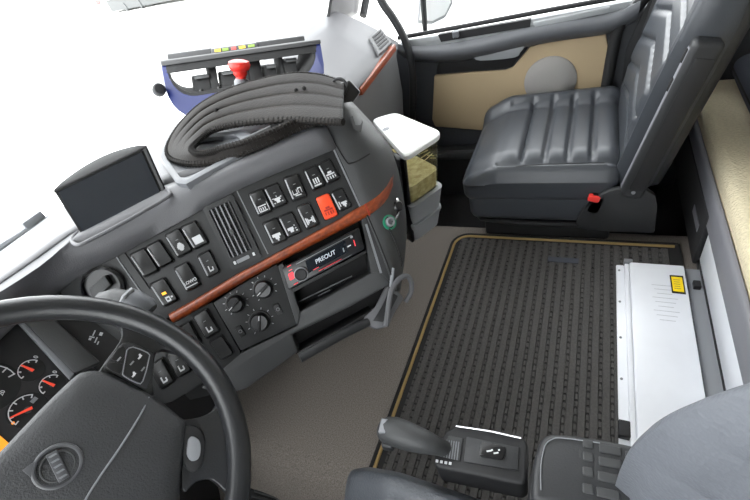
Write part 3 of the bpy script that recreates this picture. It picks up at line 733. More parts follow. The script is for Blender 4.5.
for s0, s1, t0, t1 in ((.2, .31, .36, .8), (.31, .365, .16, .8), (.385, .5, .36, .8), (.5, .57, .16, .8), (.57, .65, .16, .8), (.67, .74, .36, .8), (.765, .79, .2, .8), (.79, .87, .3, .8)):
    obox(s0, s1, t0, t1, .03, .09, 'black_deep', 'rack_block', .004)
    obox(s0 + .01, s1 - .005, t0 - .04, t0 + .02, .02, .032, 'trim_grey', 'rack_edge', .001)
for s0 in (.24, .36, .46, .55, .64, .72):
    MB().tube([O3(s0, .8, .025), O3(s0, .58, .02)], [.007, .006], 10).build('peg', 'black_gloss', org)
kc_ = O3(.485, .40, -.03); kd = (O3(.475, 0, -.012) - O3(.475, .6, .0)).normalized()*.75 + (CAM - kc_).normalized()*.5; kd.normalize()
MB().revolve(kc_, kd, [(.012, -.03), (.012, 0), (.016, .004), (.017, .012), (.024, .018), (.0265, .026), (.024, .034), (.014, .0375), (.0005, .038)], 28).build('red_knob', 'red_knob', org)
MB().revolve(kc_ - kd*.03, kd, [(.018, -.02), (.018, .02), (.013, .026)], 20).build('knob_stem', 'grey_metal', org)
MB().revolve(P3(159, 90, 1.06), V3((-.3, -.6, .2)), [(.012, -.02), (.016, -.01), (.016, .012), (.012, .02), (.0005, .021)], 18).build('side_knob', 'rubber', org)

# ================================================================ STEERING WHEEL
sw = empty('steering_wheel', P3(35, 500, .434), 'black leather steering wheel with airbag pad and thumb buttons', 'steering wheel')
WC = P3(35, 500, .434); tau = math.radians(50); WN = V3((0, -math.sin(tau), math.cos(tau))); W1 = X; W2 = WN.cross(W1)
WP = Plane(WC, WN); R_, r_ = .215, .0158
loops = []
for i in range(72):
    a = 2*math.pi*i/72; d = W1*math.cos(a) + W2*math.sin(a)
    loops.append([WC + d*(R_ + r_*math.cos(b_)) + WN*r_*1.05*math.sin(b_) for b_ in [2*math.pi*k/16 for k in range(16)]])
loops.append(loops[0])
rim = MB().loft(loops, True, False).build('rim', 'leather_wheel', sw, smooth=80)
# stitching round the inside of the upper rim
for i in range(60):
    a = math.radians(68 + 1.6*i); d = W1*math.cos(a) + W2*math.sin(a); e_ = WN.cross(d)
    MB().box(WC + d*(R_ - r_*.86) + WN*r_*.55, ((e_*.8 + d*.35).normalized(), d, WN), (.0016, .0006, .0008)).build('stitch', 'stitch_light', rim, smooth=0)
def wpoly(pts, off): return [WP.at(u, v, off) for u, v in pts]
padpx = [(-60, 520), (-30, 480), (0, 452), (38, 412), (72, 379), (84, 372), (98, 371), (112, 374), (150, 394), (180, 417), (186, 425), (184, 455), (180, 490), (176, 540), (140, 600), (60, 620), (-20, 600), (-60, 560)]
pc = [V3((u, v, 0)) for u, v in padpx]; pc = smoothline(pc + [pc[0]], 3)[:-1]
def padloop(k, off):
    c = V3((70, 500, 0)); return [WP.at(*(c + (p - c)*k).xy, off) for p in pc]
pad = MB().loft([padloop(.9, -.05), padloop(1, -.03), padloop(1.0, -.004), padloop(.985, .004), padloop(.95, .009), padloop(.8, .013), padloop(.5, .017), padloop(.15, .019)]).build('airbag_pad', 'pad_grey', sw, smooth=60)
def padpt(u, v, extra=.0005):
    # height of the domed pad under a pixel
    c = V3((70, 500, 0)); best = 1
    d = V3((u, v, 0)) - c
    rad_ = min(((p - c).length for p in pc if (p - c).normalized().dot(d.normalized()) > .97), default=100)
    k = d.length/rad_; h = interp(k, [.15, .5, .8, .95, .985], [.019, .017, .013, .009, .004])
    return WP.at(u, v, h + extra)
MB().tube(smoothline([padpt(*p) for p in [(149, 397), (142, 412), (130, 432), (117, 452), (103, 472), (90, 492), (80, 510)]], 4), .0012, 6).build('pad_seam_highlight', 'soft_edge', pad)  # pad seam in a pale colour that paints its highlight
# embossed round emblem with arrow and diagonal bar
ec = padpt(58, 466, .0); er = .021
MB().tube([ec + (W1*math.cos(a_) + W2*math.sin(a_))*er for a_ in [6.2832*i/40 for i in range(40)]], .0022, 8, True).build('emblem_ring', 'emblem_grey', pad)
MB().tube([ec + (W1*math.cos(a_) + W2*math.sin(a_))*er*.72 for a_ in [6.2832*i/40 for i in range(40)]], .0012, 8, True).build('emblem_ring', 'trim_grey', pad)
da = (W1*-.55 + W2*.83).normalized(); db = WN.cross(da)
MB().prism([ec + da*er*1.42 + db*.0, ec + da*er*1.02 + db*.008, ec + da*er*.98 - db*.008], WN*.002).build('emblem_arrow', 'emblem_grey', pad, bev=.0005)
dc = (W1*.45 + W2*.89).normalized(); dd_ = WN.cross(dc)
MB().box(ec + WN*.001, (dc, dd_, WN), (er*.78, .0052, .0018)).build('emblem_bar', 'emblem_grey', pad, bev=.001)
for k in range(5): MB().box(ec + dc*er*(.6 - .3*k) + WN*.003, ((dc + dd_*.6).normalized(), dd_, WN), (.0012, .0035, .0006)).build('emblem_letter', 'soft_edge', pad)
# spokes (upper right and right), and their opposite pair
def spoke(px_, off, th, m, rot=False):
    pts = smoothline([V3((u, v, 0)) for u, v in px_] + [V3((*px_[0], 0))], 3)[:-1]
    q = [WP.at(p.x, p.y, off) for p in pts]
    if rot: q = [WC*2 - p + WN*(2*off) for p in q]
    return MB().prism(q, -WN*th).build('spoke', m, sw, bev=.006, seg=3)
s1px = [(96, 376), (105, 362), (120, 341), (121, 328), (112, 316), (140, 316), (172, 335), (192, 352), (178, 352), (162, 349), (155, 356), (153, 378), (152, 402), (130, 395)]
s2px = [(182, 420), (200, 417), (214, 410), (222, 400), (236, 420), (242, 455), (238, 500), (226, 492), (212, 480), (196, 482), (182, 490)]
for r_f in (False, True):
    spoke(s1px, -.002, .02, 'leather_wheel', r_f); spoke(s2px, -.002, .02, 'leather_wheel', r_f)
pp = MB().prism(wpoly([(103, 366), (122, 343), (131, 342), (154, 352), (152, 380), (146, 390)], .006), -WN*.012).build('button_panel', 'black_matte', sw, bev=.002)
for q in ([(128, 350), (133, 348), (147, 354), (148, 359), (142, 380), (137, 382), (125, 375), (124, 371)], [(118, 348), (124, 346), (126, 352), (122, 360), (113, 360), (112, 357)], [(108, 362), (121, 363), (123, 366), (120, 374), (106, 367)]):
    MB().prism(smoothline(wpoly(q + [q[0]], .0072), 2)[:-1], -WN*.003).build('button', 'switch_black', pp, bev=.0005)
for u, v, m_ in ((140, 357, 'icon_white'), (134, 375, 'icon_white'), (132, 363, 'grey_mark'), (143, 369, 'grey_mark'), (119, 359, 'grey_mark')):
    c = WP.at(u, v, .0078)
    MB().box(c, (W1, W2, WN), (.003, .001, .0004)).build('icon', m_, pp, smooth=0)
    if m_ == 'icon_white': MB().box(c + W1*.001 + W2*.001, ((W1 + W2).normalized(), (W2 - W1).normalized(), WN), (.0028, .001, .0004)).build('icon', m_, pp, smooth=0)
ring_ = smoothline(wpoly([(127, 350), (133, 347), (148, 353), (149, 359), (143, 381), (137, 383), (124, 376), (123, 371), (127, 350)], .0075), 2)[:-1]
MB().tube(ring_, .0007, 5, True).build('button_outline', 'soft_edge', pp)
q = [(183, 432), (188, 425), (200, 428), (205, 440), (204, 460), (196, 472), (186, 468), (182, 452)]
bp_ = MB().prism(smoothline(wpoly(q + [q[0]], .002), 3)[:-1], -WN*.012).build('thumb_bezel', 'black_matte', sw, bev=.003)
q = [(188, 440), (192, 436), (199, 440), (201, 448), (199, 458), (192, 461), (187, 454)]
MB().prism(smoothline(wpoly(q + [q[0]], .005), 3)[:-1], -WN*.008).build('thumb_button', 'grey_metal', bp_, bev=.002)
MB().tube([WC - WN*.03, WC - WN*.12, WC - WN*.2], [.06, .055, .07], 24).build('column_shroud', 'black_matte', sw)

# stalk and headlamp dial behind the wheel
stk = empty('control_stalk', FASCIA.at(115, 300, .03), 'grey control stalk poking out behind the steering wheel rim', 'stalk')
MB().tube([P3(92, 312, .62), P3(104, 299, .61), P3(116, 296, .60), P3(126, 299, .60)], [.012, .012, .012, .013], 14).build('stem', 'trim_grey', stk)
MB().tube([P3(127, 297, .60), P3(136, 301, .60), P3(148, 307, .60), P3(152, 310, .60)], [.015, .0155, .014, .010], 14).build('tip', 'door_light', stk)
MB().tube([P3(133, 289, .595), P3(124, 297, .585), P3(121, 303, .59)], .0035, 8).build('tip_ring', 'grey_metal', stk)
hd = FASCIA.at(104, 286, .001)
k_ = MB().revolve(hd, FN, [(.036, 0), (.036, .006), (.031, .010), (.031, .003), (.0005, .002)], 32).build('light_dial', 'black_gloss', dash)
MB().box(hd + FN*.008, ((FU + FN.cross(FU)*.3).normalized(), FN.cross(FU), FN), (.018, .010, .008)).build('grip', 'trim_grey', k_, bev=.002)

# ================================================================ INSTRUMENT CLUSTER
CQ = Plane(P3(27, 366, .66), V3((.05, -.78, .62))); CN = CQ.n; C1 = (X - CN*X.dot(CN)).normalized(); C2 = CN.cross(C1)
icl = empty('instrument_cluster', CQ.at(20, 400), 'black instrument cluster with white gauges and red needles behind the wheel', 'instrument cluster')
MB().prism([CQ.at(*p) for p in [(12, 312), (78, 376), (120, 470), (40, 560), (-120, 560), (-160, 400), (-80, 330)]], -CN*.03).build('face', 'black_matte', icl)
MB().prism([CQ.at(u, v, .001) for u, v in [(16, 316), (44, 312), (100, 365), (74, 376)]], CN*.022).build('frame', 'trim_grey', icl, bev=.004)
MB().prism([CQ.at(u, v, .0) for u, v in [(12, 318), (17, 316), (75, 375), (70, 381)]], CN*.016).build('frame_edge', 'soft_edge', icl, bev=.002)
sp = [CQ.at(u, v, .006) for u, v in [(42, 309), (120, 312), (140, 340), (118, 372), (98, 372)]]
sdp = MB().prism(sp, -CN*.02).build('side_panel', 'black_matte', icl)
for u, v, a_, b_ in ((94, 333, .005, .001), (92, 337, .001, .004), (96, 340, .005, .001), (101, 334, .003, .0025), (98, 343, .003, .001), (90, 339, .002, .002)):
    MB().box(CQ.at(u, v, .0065), ((C1 + C2*.35).normalized(), (C2 - C1*.35).normalized(), CN), (a_, b_, .0004)).build('icon', 'icon_white', sdp, smooth=0)
def gauge(c_, rpx, a0, a1, na, nt_=6, lab='', big=False):
    c = CQ.at(*c_, .001); r = rpx*.62/F
    g = MB().revolve(c, CN, [(r*1.15, -.004), (r*1.15, .0002), (.0005, .0004)], 28).build('gauge', 'black_deep', icl)
    pts = [c + CN*.0012 + (C1*math.cos(a) + C2*math.sin(a))*r for a in [math.radians(lerp(a0, a1, i/20)) for i in range(21)]]
    MB().tube(pts, .0008, 5).build('scale_arc', 'icon_white', g)
    for i in range(nt_):
        a = math.radians(lerp(a0, a1, i/(nt_ - 1))); d = C1*math.cos(a) + C2*math.sin(a)
        MB().box(c + d*r*.9 + CN*.0012, (d, CN.cross(d), CN), (r*.13, .0009, .0004)).build('tick', 'icon_white', g, smooth=0)
    a = math.radians(na); d = C1*math.cos(a) + C2*math.sin(a); e_ = CN.cross(d)
    MB().prism([c + CN*.003 - d*r*.25 + e_*.0022, c + CN*.003 - d*r*.25 - e_*.0022, c + CN*.003 + d*r*.95 - e_*.001, c + CN*.003 + d*r*.95 + e_*.001], CN*.0015).build('needle', 'needle_red', g, smooth=0)
    MB().revolve(c, CN, [(r*.22, .001), (r*.22, .003), (.0004, .0034)], 14).build('needle_hub', 'trim_grey', g)
    for s_, du, dv, sz in (lab or ()):
        text_mesh(s_, sz, CQ.at(c_[0] + du, c_[1] + dv, .0022), (C1*.95 + C2*.3).normalized(), (C2*.95 - C1*.3).normalized(), 'icon_white', g)
    return g
gauge((31, 370), 10.5, 15, 178, 95, 5, (('0', 5, -13, .0085), ('5', -11, 2, .006)))
gauge((52, 385), 10.5, 15, 178, 95, 5, (('0', 3, -13, .0085), ('5', -11, 2, .006)))
gauge((28, 410), 15, 30, 185, 152, 6, ())
gauge((-12, 388), 22, -20, 230, 120, 11, (('20', 14, 5, .008),))
MB().box(CQ.at(34, 400, .002), (C1, C2, CN), (.0045, .003, .0005)).build('icon', 'grey_mark', icl, smooth=0)
MB().disc(CQ.at(13, 423, .0015), CN, .0022, .001, 10).build('warning_light', 'lcd_amber', icl)
MB().prism([CQ.at(u, v, .001) for u, v in [(-60, 425), (-12, 425), (12, 446), (-5, 470), (-60, 470)]], CN*.001).build('amber_display', 'lcd_amber', icl)

# ================================================================ FLOOR THINGS
# ---- ribbed mat
MX0, MX1, MY0, MY1 = -.60, .585, -.30, .45
mt = empty('floor_mat', (.1, .1, 0), 'dark ribbed floor mat with tan piping between the seats', 'mat')
def mat_outline(ins, z):
    x0, x1, y0, y1 = MX0 + ins, MX1 - ins, MY0 + ins, MY1 - ins; r = .07 - ins; pts = [V3((x0, y0, z)), V3((x1, y0, z))]
    for i in range(9):
        a = math.radians(90*i/8); pts.append(V3((x1 - r + r*math.cos(a), y1 - r + r*math.sin(a), z)))
    pts.append(V3((x0, y1, z))); return pts
MB().prism(mat_outline(0, .012), (0, 0, -.011)).build('mat_body', 'mat_base', mt)
MB().tube(mat_outline(.006, .013)[1:], .006, 8).build('binding', 'binding_black', mt)
MB().tube(mat_outline(.016, .0135)[1:], .005, 8).build('piping', 'piping_tan', mt)
rb = MB(); px_, py_ = .0205, .0272
def block(x0, x1, y0, y1, z0, z1, ins):
    k = len(rb.v)
    rb.v += [V3(p) for p in ((x0, y0, z0), (x1, y0, z0), (x1, y1, z0), (x0, y1, z0), (x0 + ins, y0 + ins, z1), (x1 - ins, y0 + ins, z1), (x1 - ins, y1 - ins, z1), (x0 + ins, y1 - ins, z1))]
    rb.f += [[k + 4, k + 5, k + 6, k + 7]] + [[k + a, k + (a + 1) % 4, k + 4 + (a + 1) % 4, k + 4 + a] for a in range(4)]
ny = int((MY1 - MY0 - .056)/py_)
for j in range(ny):
    cy = MY0 + .03 + py_*(j + .5); xe = MX1 - .028
    if cy > MY1 - .075: xe = MX1 - .07 + math.sqrt(max(0, .042**2 - (cy - MY1 + .07)**2))
    block(MX0 + .03, xe, cy - py_*.36, cy + py_*.36, .0118, .0160, .0018)
    x = MX0 + .03 + (px_*.5 if j % 2 else 0)
    while x < xe - .01:
        block(x, min(xe, x + px_*.8), cy + py_*.355, cy + py_*.645, .0118, .0150, .0012); x += px_
rbo = rb.build('mat_ribs', 'mat_pile', mt, smooth=0); rbo['kind'] = 'stuff'
MB().box(pz(563, 260, .0175), (Y, X, Z), (.048, .012, .0008)).build('woven_label', 'bag_cloth', mt)

# ---- white steel cover box
wb_ = empty('white_box', (.18, -.22, .012), 'low white metal box with a yellow label on the floor', 'box')
FB0, FB1 = -.3, .455
MB().abox(FB0, FB1, -.335, -.118, .0165, .026).build('flange', 'white_metal', wb_, bev=.002)
MB().abox(FB0, FB1 - .004, -.293, -.152, .026, .048).build('cover', 'white_metal', wb_, bev=.006)
MB().abox(FB0, FB1, -.334, -.297, .026, .03).build('side_rail', 'grey_metal', wb_, bev=.001)
MB().abox(FB0, FB1 - .01, -.1515, -.139, .026, .044).build('front_step', 'white_metal', wb_, bev=.003)
for k in range(5): MB().revolve(V3((.43 - .13*k, -.126, .026)), Z, [(.0035, 0), (.0032, .002), (.0005, .0028)], 10).build('rivet', 'grey_metal', wb_)
lb = [pz(u, v, .0485) for u, v in [(669.5, 275), (683, 276), (686, 294.5), (672, 293)]]
lo = MB().prism(lb, Z*.0006).build('yellow_label', 'black_matte', wb_, smooth=0); lo['label'] = 'yellow warning label with dark border'
cc = sum(lb, V3())/4; li = [cc + (p - cc)*.8 for p in lb]
MB().prism([p + Z*.0007 for p in li], Z*.0004).build('label_face', 'yellow_label', lo, smooth=0)
for k in range(5):
    a_, b_ = lerp(li[0], li[3], .2 + .15*k), lerp(li[1], li[2], .2 + .15*k)
    MB().box(lerp(a_, b_, .45) + Z*.0012, ((b_ - a_).normalized(), X, Z), ((b_ - a_).length*(.3 - .04*(k % 2)), .0009, .0002)).build('label_line', 'piping_tan', lo, smooth=0)
for k in range(9):
    MB().box(V3((.36 - .016*k, -.235, .0485)), (Y, X, Z), (.03 - .006*(k % 3), .0007, .0002)).build('faint_print', 'faint_grey', wb_, smooth=0)
MB().rbox(V3((.385, -.318, .036)), (X, Y, Z), (.013, .009, .008), .003).build('catch', 'black_matte', wb_)
MB().rbox(V3((.46, -.15, .033)), (X, Y, Z), (.008, .012, .012), .003).build('knob', 'grey_metal', wb_)
MB().rbox(V3((-.10, -.128, .036)), (X, Y, Z), (.02, .012, .01), .003).build('corner_piece', 'black_matte', wb_)

# ---- bunk along the back
bk_ = empty('bunk', (.1, -.7, 0), 'sleeper bunk with beige knitted mattress and grey edge trim', 'bunk')
MB().abox(-1.15, 1.18, -1.09, -.345, 0, .15).build('base', 'bunk_trim', bk_, bev=.004)
MB().abox(-.6, .50, -.345, -.338, .03, .145).build('white_panel', 'white_metal', bk_, bev=.002)
MB().abox(.505, 1.15, -.345, -.325, .002, .19).build('dark_drawer', 'dark_carpet', bk_, bev=.006)
dl_ = MB().box(V3((.60, -.3245, .11)), (X, Z, Y), (.05, .014, .0012)).build('drawer_plate', 'bunk_trim', bk_)
MB().abox(-1.15, 1.18, -.352, -.336, .002, .03).build('kick_strip', 'trim_grey', bk_)
b = MB(); xs = [-1.15 + 2.33*i/30 for i in range(31)]
pr = [(-.334, .148), (-.329, .158), (-.329, .232), (-.331, .243), (-.336, .247), (-.342, .247), (-.345, .24), (-.345, .15)]
b.loft([[V3((x, y, z)) for y, z in pr] for x in xs]); b.build('edge_trim', 'bunk_trim', bk_, smooth=50)
b = MB().rbox(V3((.015, -.718, .223)), (X, Y, Z), (1.155, .372, .072), .03, (40, 14, 2), lambda p: V3((p.x, p.y, p.z + (.006*math.sin(p.x*9)*math.cos(p.y*7) if p.z > 0 else 0))))
b.build('mattress', 'bunk_cloth', bk_, smooth=80, weld=True)
bag = empty('dark_cushion', (1.0, -.62, .3), 'dark blue grey cushion with black piping on the beige bunk', 'cushion')
bc = V3((.86, -.60, .358)); 
MB().rbox(bc, (X, Y, Z), (.28, .17, .055), .05, (10, 8, 2), lambda p: V3((p.x, p.y, p.z*(1 - .35*(p.x/.28)**4)))).build('body', 'bag_cloth', bag, smooth=80, weld=True)
MB().tube([bc + V3((.27*sx, .165*sy, 0)) for sx, sy in ((-1, -.9), (-1, .9), (-.93, 1), (.93, 1), (1, .9), (1, -.9), (.93, -1), (-.93, -1))], .007, 8, True).build('piping', 'binding_black', bag)

# ================================================================ SEATS
def gro(x, k, wd): return math.exp(-((x - k)/wd)**2)
def build_seat(xc, yo, zo, label, m_leather, mode, leandeg=13.5, yb=-.152, bol=(.045, .022), fade=(-.12, .25), cw=.25, sm=.212, bw=.24, cz=0):
    st = empty('truck_seat', (xc, yo + .12, 0 if mode == 'p' else -.28), label, 'seat')
    O = V3((xc, yo, zo))
    seams = [.19, .115, .045, -.025]
    # cushion
    def dc_(p):
        q = V3(p); yy = p.y + .14      # p.y local, cushion centre at y=.14
        if p.z > .0:
            k = smooth01((p.z)/.06)
            side = smooth01((abs(p.x) - .15)/.06); edge = smooth01((abs(p.x) - .222)/.03)
            q.z += k*((.036*side if p.x > 0 else -.012*side) - .02*edge)
            inside = smooth01((sm - abs(p.x))/.03)
            for s_ in seams: q.z -= k*.013*gro(yy, s_, .006)*inside
            q.z -= k*.012*gro(abs(p.x), sm if p.x < 0 else .185, .007)*(1 if yy < .27 else 0)
            q.z -= k*.012*gro(yy, .27 if False else .265, .006)*0
            q.z -= k*.045*smooth01((p.y - .12)/.13)
            for a_, b_ in zip([.265] + seams, seams + [-.1]):
                m_ = (a_ + b_)/2
                if b_ < yy < a_: q.z += k*inside*.006*(1 - ((yy - m_)/((a_ - b_)/2))**2)
        return q
    cl_ = m_leather if mode == 'p' else 'leather_black'
    cu = MB().rbox(O + V3((0, .14, .25 + cz)), (X*(cw/.25), Y, Z), (.256, .25, .075), .04, (48, 60, 3), dc_).build('cushion', cl_, st, smooth=80, weld=True)
    for sx in (-1, 1):
        MB().tube([O + V3((sx*sm*cw/.25, y_, z_ + cz - .02)) for y_, z_ in ((-.06, .330), (.1, .331), (.2, .325), (.27, .308))], .0012, 5).build('seam', 'strap_stitch', cu)
    # lower valance and base
    MB().rbox(O + V3((0, .13, .155)), (X*(cw/.25), Y, Z), (.252, .245, .065), .035, (4, 4, 2), None).build('valance', cl_, st, smooth=80, weld=True)
    MB().tube([O + V3((-.25, -.1, .088)), O + V3((-.25, .2, .085)), O + V3((-.235, .335, .09)), O + V3((-.2, .365, .1)), O + V3((.2, .365, .1)), O + V3((.245, .33, .09))], .01, 8).build('base_trim', 'black_gloss', st)
    MB().abox(xc - .22, xc + .22, yo - .1, yo + .33, (-.19 if mode == 'p' else -.28), zo + .09).build('pedestal', 'black_matte', st, bev=.015)
    # side shield with hinge
    pts = [(-.22, .08), (-.06, .08), (.005, .10), (-.01, .17), (-.06, .235), (-.12, .255), (-.2, .23)]
    for sx in (-1, 1):
        MB().prism(smoothline([O + V3((sx*(cw + .002), y_, z_)) for y_, z_ in pts + [pts[0]]], 3)[:-1], X*sx*.022).build('side_shield', 'seat_plastic', st, bev=.008)
    # backrest
    lean = math.radians(leandeg); a = V3((0, -math.sin(lean), math.cos(lean))); fwd = V3((0, math.cos(lean), math.sin(lean)))
    Bc = O + V3((0, yb, .25)) + a*.36
    bseam = [-.2, -.12, -.04, .04, .12, .2]
    def db_(p):
        q = V3(p)
        taper = 1 - .1*smooth01((p.z - .05)/.3); q.x = p.x*taper
        if p.y > .0:
            k = smooth01(p.y/.05)
            side = smooth01((abs(p.x) - (.2 if mode == 'p' else .16))/.05); edge = smooth01((abs(p.x) - .215)/.04)
            up_ = 1 - .6*smooth01((p.z - fade[0])/(fade[1] - fade[0]))
            if mode == 'd': up_ *= .45 + .55*smooth01((p.z + .28)/.28)
            q.y += k*(bol[0]*side - bol[1]*edge)*up_
            inside = smooth01(((.222 if mode == 'p' else .195) - abs(p.x))/.02)
            for s_ in bseam: q.y -= k*.012*gro(p.z + abs(p.x)*.25, s_, .006)*inside
            q.y -= k*.010*gro(abs(p.x), .225 if mode == 'p' else .2, .005)
            q.y += k*.02*math.exp(-((p.z + .15)/.12)**2)*inside
        return q
    br = MB().rbox(Bc, (X*(bw/.25), fwd, a), (.25, .06, .40), .05, (44, 3, 90), db_).build('backrest', m_leather, st, smooth=80, weld=True)
    MB().rbox(Bc - fwd*.028, (X*(bw/.25), fwd, a), (.24, .04, .38), .03, (4, 2, 4)).build('back_shell', 'seat_plastic', st, smooth=80, weld=True)
    MB().tube([Bc + X*x_ + fwd*.062 + a*z_ for x_, z_ in ((-.15, .335), (0, .30), (.15, .335))], .004, 6).build('yoke_piping', 'piping_tan', br)
    MB().rbox(Bc + a*.47 - fwd*.01, (X, fwd, a), (.14, .05, .09), .04, (4, 2, 4)).build('headrest', m_leather, st, smooth=80, weld=True)
    if mode == 'p':
        # folded-up armrest on the near side
        AC = Bc + V3((-bw - .018, 0, 0)) - a*.165 + fwd*.010
        ar = MB().rbox(AC, (X, fwd, a), (.024, .032, .225), .014, (2, 3, 6)).build('armrest', 'seat_plastic', st, smooth=60, weld=True)
        MB().box(AC + X*-.0245 - fwd*.004, (X, fwd, a), (.0015, .02, .19)).build('armrest_panel', 'black_matte', ar, bev=.001)
        for z_ in (.185, .115): MB().box(AC + fwd*.032 + a*z_, (X, fwd, a), (.007, .004, .016)).build('slot', 'black_deep', ar, bev=.002)
        MB().box(AC + fwd*.0315 + a*.0, (X, fwd, a), (.009, .002, .205)).build('armrest_edge', 'bunk_trim', ar, bev=.002)
        MB().revolve(AC - X*.024 - a*.2 + fwd*.0, -X, [(.006, 0), (.005, .003), (.0004, .004)], 12).build('bolt', 'grey_metal', ar)
        # buckle
        bkc = O + V3((-.262, -.045, .19))
        k = MB().rbox(bkc, (X, fwd, a), (.012, .022, .035), .006).build('belt_buckle', 'black_gloss', st)
        MB().rbox(bkc + V3((-.006, .006, .026)), (X, fwd, a), (.009, .017, .011), .004).build('release_button', 'buckle_red', k)
        # belt on the door side
        MB().grid([[Bc + X*(bw + .02 + w2) + fwd*f_ + a*z_ for w2 in (-.004, .004)] for f_, z_ in ((-.02, -.4), (.06, -.2), (.07, 0), (.05, .2), (.03, .4))]).build('seat_belt', 'rubber', st, solid=.045)
    return st
build_seat(.825, .0, .0, 'black leather passenger seat with ribbed cushion and red buckle', 'leather_seat', 'p')
driver_seat = build_seat(-.61, -.005, .0, "driver's grey leather seat filling the lower right corner", 'leather_driver_lit', 'd', 12, -.125, (.08, .03), (.02, .25), .2, .212, .25, -.03)

# ---- driver's armrest
za = .5
q = [(531, 500), (532, 470), (538, 445), (545, 435), (560, 433), (600, 438), (645, 447), (690, 455), (690, 520), (600, 510), (560, 505)]
tp = smoothline([pz(u, v, za) for u, v in q] + [pz(*q[0], za)], 2)[:-1]
arm = MB().prism(tp, (0, 0, -.06)).build('armrest', 'seat_plastic', driver_seat, bev=.008, seg=3); arm['label'] = 'charcoal armrest with embossed blocks'
arx = (pz(640, 447, za) - pz(560, 433, za)).normalized(); ary = Z.cross(arx)
for u, v, a_, b_ in ((588, 444, .006, .0055), (588, 457, .006, .0055), (588, 472, .006, .0055), (588, 489, .006, .0055), (610, 450, .0125, .0055), (610, 463, .0125, .0055), (609, 478, .0125, .0055), (608, 494, .0125, .0055), (628, 456, .003, .0055), (629, 470, .003, .0055), (629, 485, .003, .0055)):
    MB().rbox(pz(u, v, za), (arx, ary, Z), (a_, b_, .0022), .0015, (1, 1, 1)).build('embossed_block', 'trim_grey', arm)
MB().tube(smoothline([pz(u, v, za + .001) for u, v in ((541, 490), (541, 465), (545, 446), (551, 440), (562, 438), (600, 443))], 4), .0008, 5).build('edge_line', 'soft_edge', arm)
MB().prism([p + V3((.004, .006, -.06)) for p in tp], (0, 0, -.25)).build('support', 'black_matte', arm, bev=.01)

# ---- gear selector on the seat side
gs = empty('gear_selector', V3((-.36, .12, .2)), 'grey gear lever leaning forward from a black console', 'gear lever')
zg = .365
q = [(437, 442), (447, 430), (458, 424), (500, 432), (525, 438), (528, 445), (527, 480), (522, 485), (480, 476), (436, 467), (433, 460)]
tp = [pz(u, v, zg) for u, v in q]
cs = MB().prism(tp, (0, 0, -.07)).build('console', 'black_matte', gs, bev=.009, seg=3)
gx = (pz(525, 460, zg) - pz(445, 448, zg)).normalized(); gy = Z.cross(gx)
MB().prism([pz(u, v, zg + .0005) for u, v in [(443, 446), (449, 436), (463, 439), (460, 461), (440, 457)]], Z*.003).build('lever_boot', 'trim_grey', cs, bev=.001)
for k in range(6):
    a_, b_ = pz(447 + 2.4*k, 440 + .4*k, zg + .004), pz(444 + 2.6*k, 457 + .6*k, zg + .004)
    MB().tube([a_, b_], .0012, 5).build('boot_fold', 'soft_edge', cs)
MB().prism([pz(u, v, zg + .0005) for u, v in [(467, 437), (519, 448), (518, 471), (464, 462)]], Z*.003).build('top_plate', 'seat_plastic', cs, bev=.001)
MB().tube([pz(456, 426, zg + .002), pz(490, 431, zg + .002), pz(521, 438, zg + .002)], .0014, 6).build('chrome_strip', 'chrome', cs)
bt = MB().prism(smoothline([pz(u, v, zg + .0036) for u, v in [(481, 445), (484, 443), (503, 447), (506, 450), (504, 459), (500, 460), (482, 457), (480, 454), (481, 445)]], 3)[:-1], Z*.004).build('park_button', 'black_gloss', gs, bev=.001)
for u, v, l_ in ((489, 451, .004), (496, 453, .004), (492, 450, .0015), (499, 450, .0015)):
    MB().box(pz(u, v, zg + .0078), ((gx + gy*.3).normalized(), (gy - gx*.3).normalized(), Z), (l_, .0012, .0003)).build('icon', 'icon_white', bt, smooth=0)
for k in range(4): MB().box(pz(437 + 4.4*k, 461 + .8*k, zg + .0012), (gx, gy, Z), (.0022, .0022, .0005)).build('letter', 'icon_white', gs, smooth=0)
lp = [(446, 449, zg - .005), (437, 446, zg + .018), (425, 442, zg + .03), (410, 437, zg + .036), (396, 432, zg + .038), (386, 430, zg + .036), (382, 429, zg + .034)]
pts = [pz(*p) for p in lp]; rs = [.013, .015, .020, .0235, .025, .022, .014]
P2 = smoothline(pts, 4); R2 = [interp(i/4, list(range(7)), rs) for i in range(len(P2))]
lev = MB().tube(P2, R2, 18).build('lever', 'trim_grey', gs, smooth=80)
MB().rbox(pz(384, 427, zg + .052), (gx, gy, Z), (.007, .013, .007), .003).build('knob_cap', 'soft_edge', lev)
MB().rbox(pz(388, 446, zg + .012), (gx, gy, Z), (.011, .006, .01), .005).build('thumb_button', 'seat_plastic', lev)

# ================================================================ DASH END THINGS
# ---- stacked storage containers
ct = empty('storage_container', V3((.45, .5, .2)), 'clear storage box with white lid and straw coloured contents by the dash end', 'container')
LZ = .55
L4 = [pz(371, 119, LZ), pz(395, 112, LZ), pz(443, 132, LZ), pz(405, 157, LZ)]
def cquad(k, z, rr=.028):
    c = sum(L4, V3())/4; q = [c + (p - c)*k for p in L4]; out = []
    for i in range(4):
        p, a_, b_ = q[i], q[i - 1], q[(i + 1) % 4]; la, lb2 = (a_ - p).normalized()*rr, (b_ - p).normalized()*rr
        for t_ in (0, .25, .5, .75, 1): 
            s0 = p + la*(1 - t_)**2 + lb2*t_**2; out.append(V3((s0.x, s0.y + (LZ - z)*.13, z)))
    return out
MB().loft([cquad(.99, LZ - .018), cquad(1, LZ - .014), cquad(1, LZ - .004), cquad(.97, LZ), cquad(.9, LZ + .001)]).build('lid', 'lid_white', ct, smooth=40)
MB().disc(pz(386, 129, LZ + .0013), Z, .012, .0004).build('lid_mark', 'grey_metal', ct)
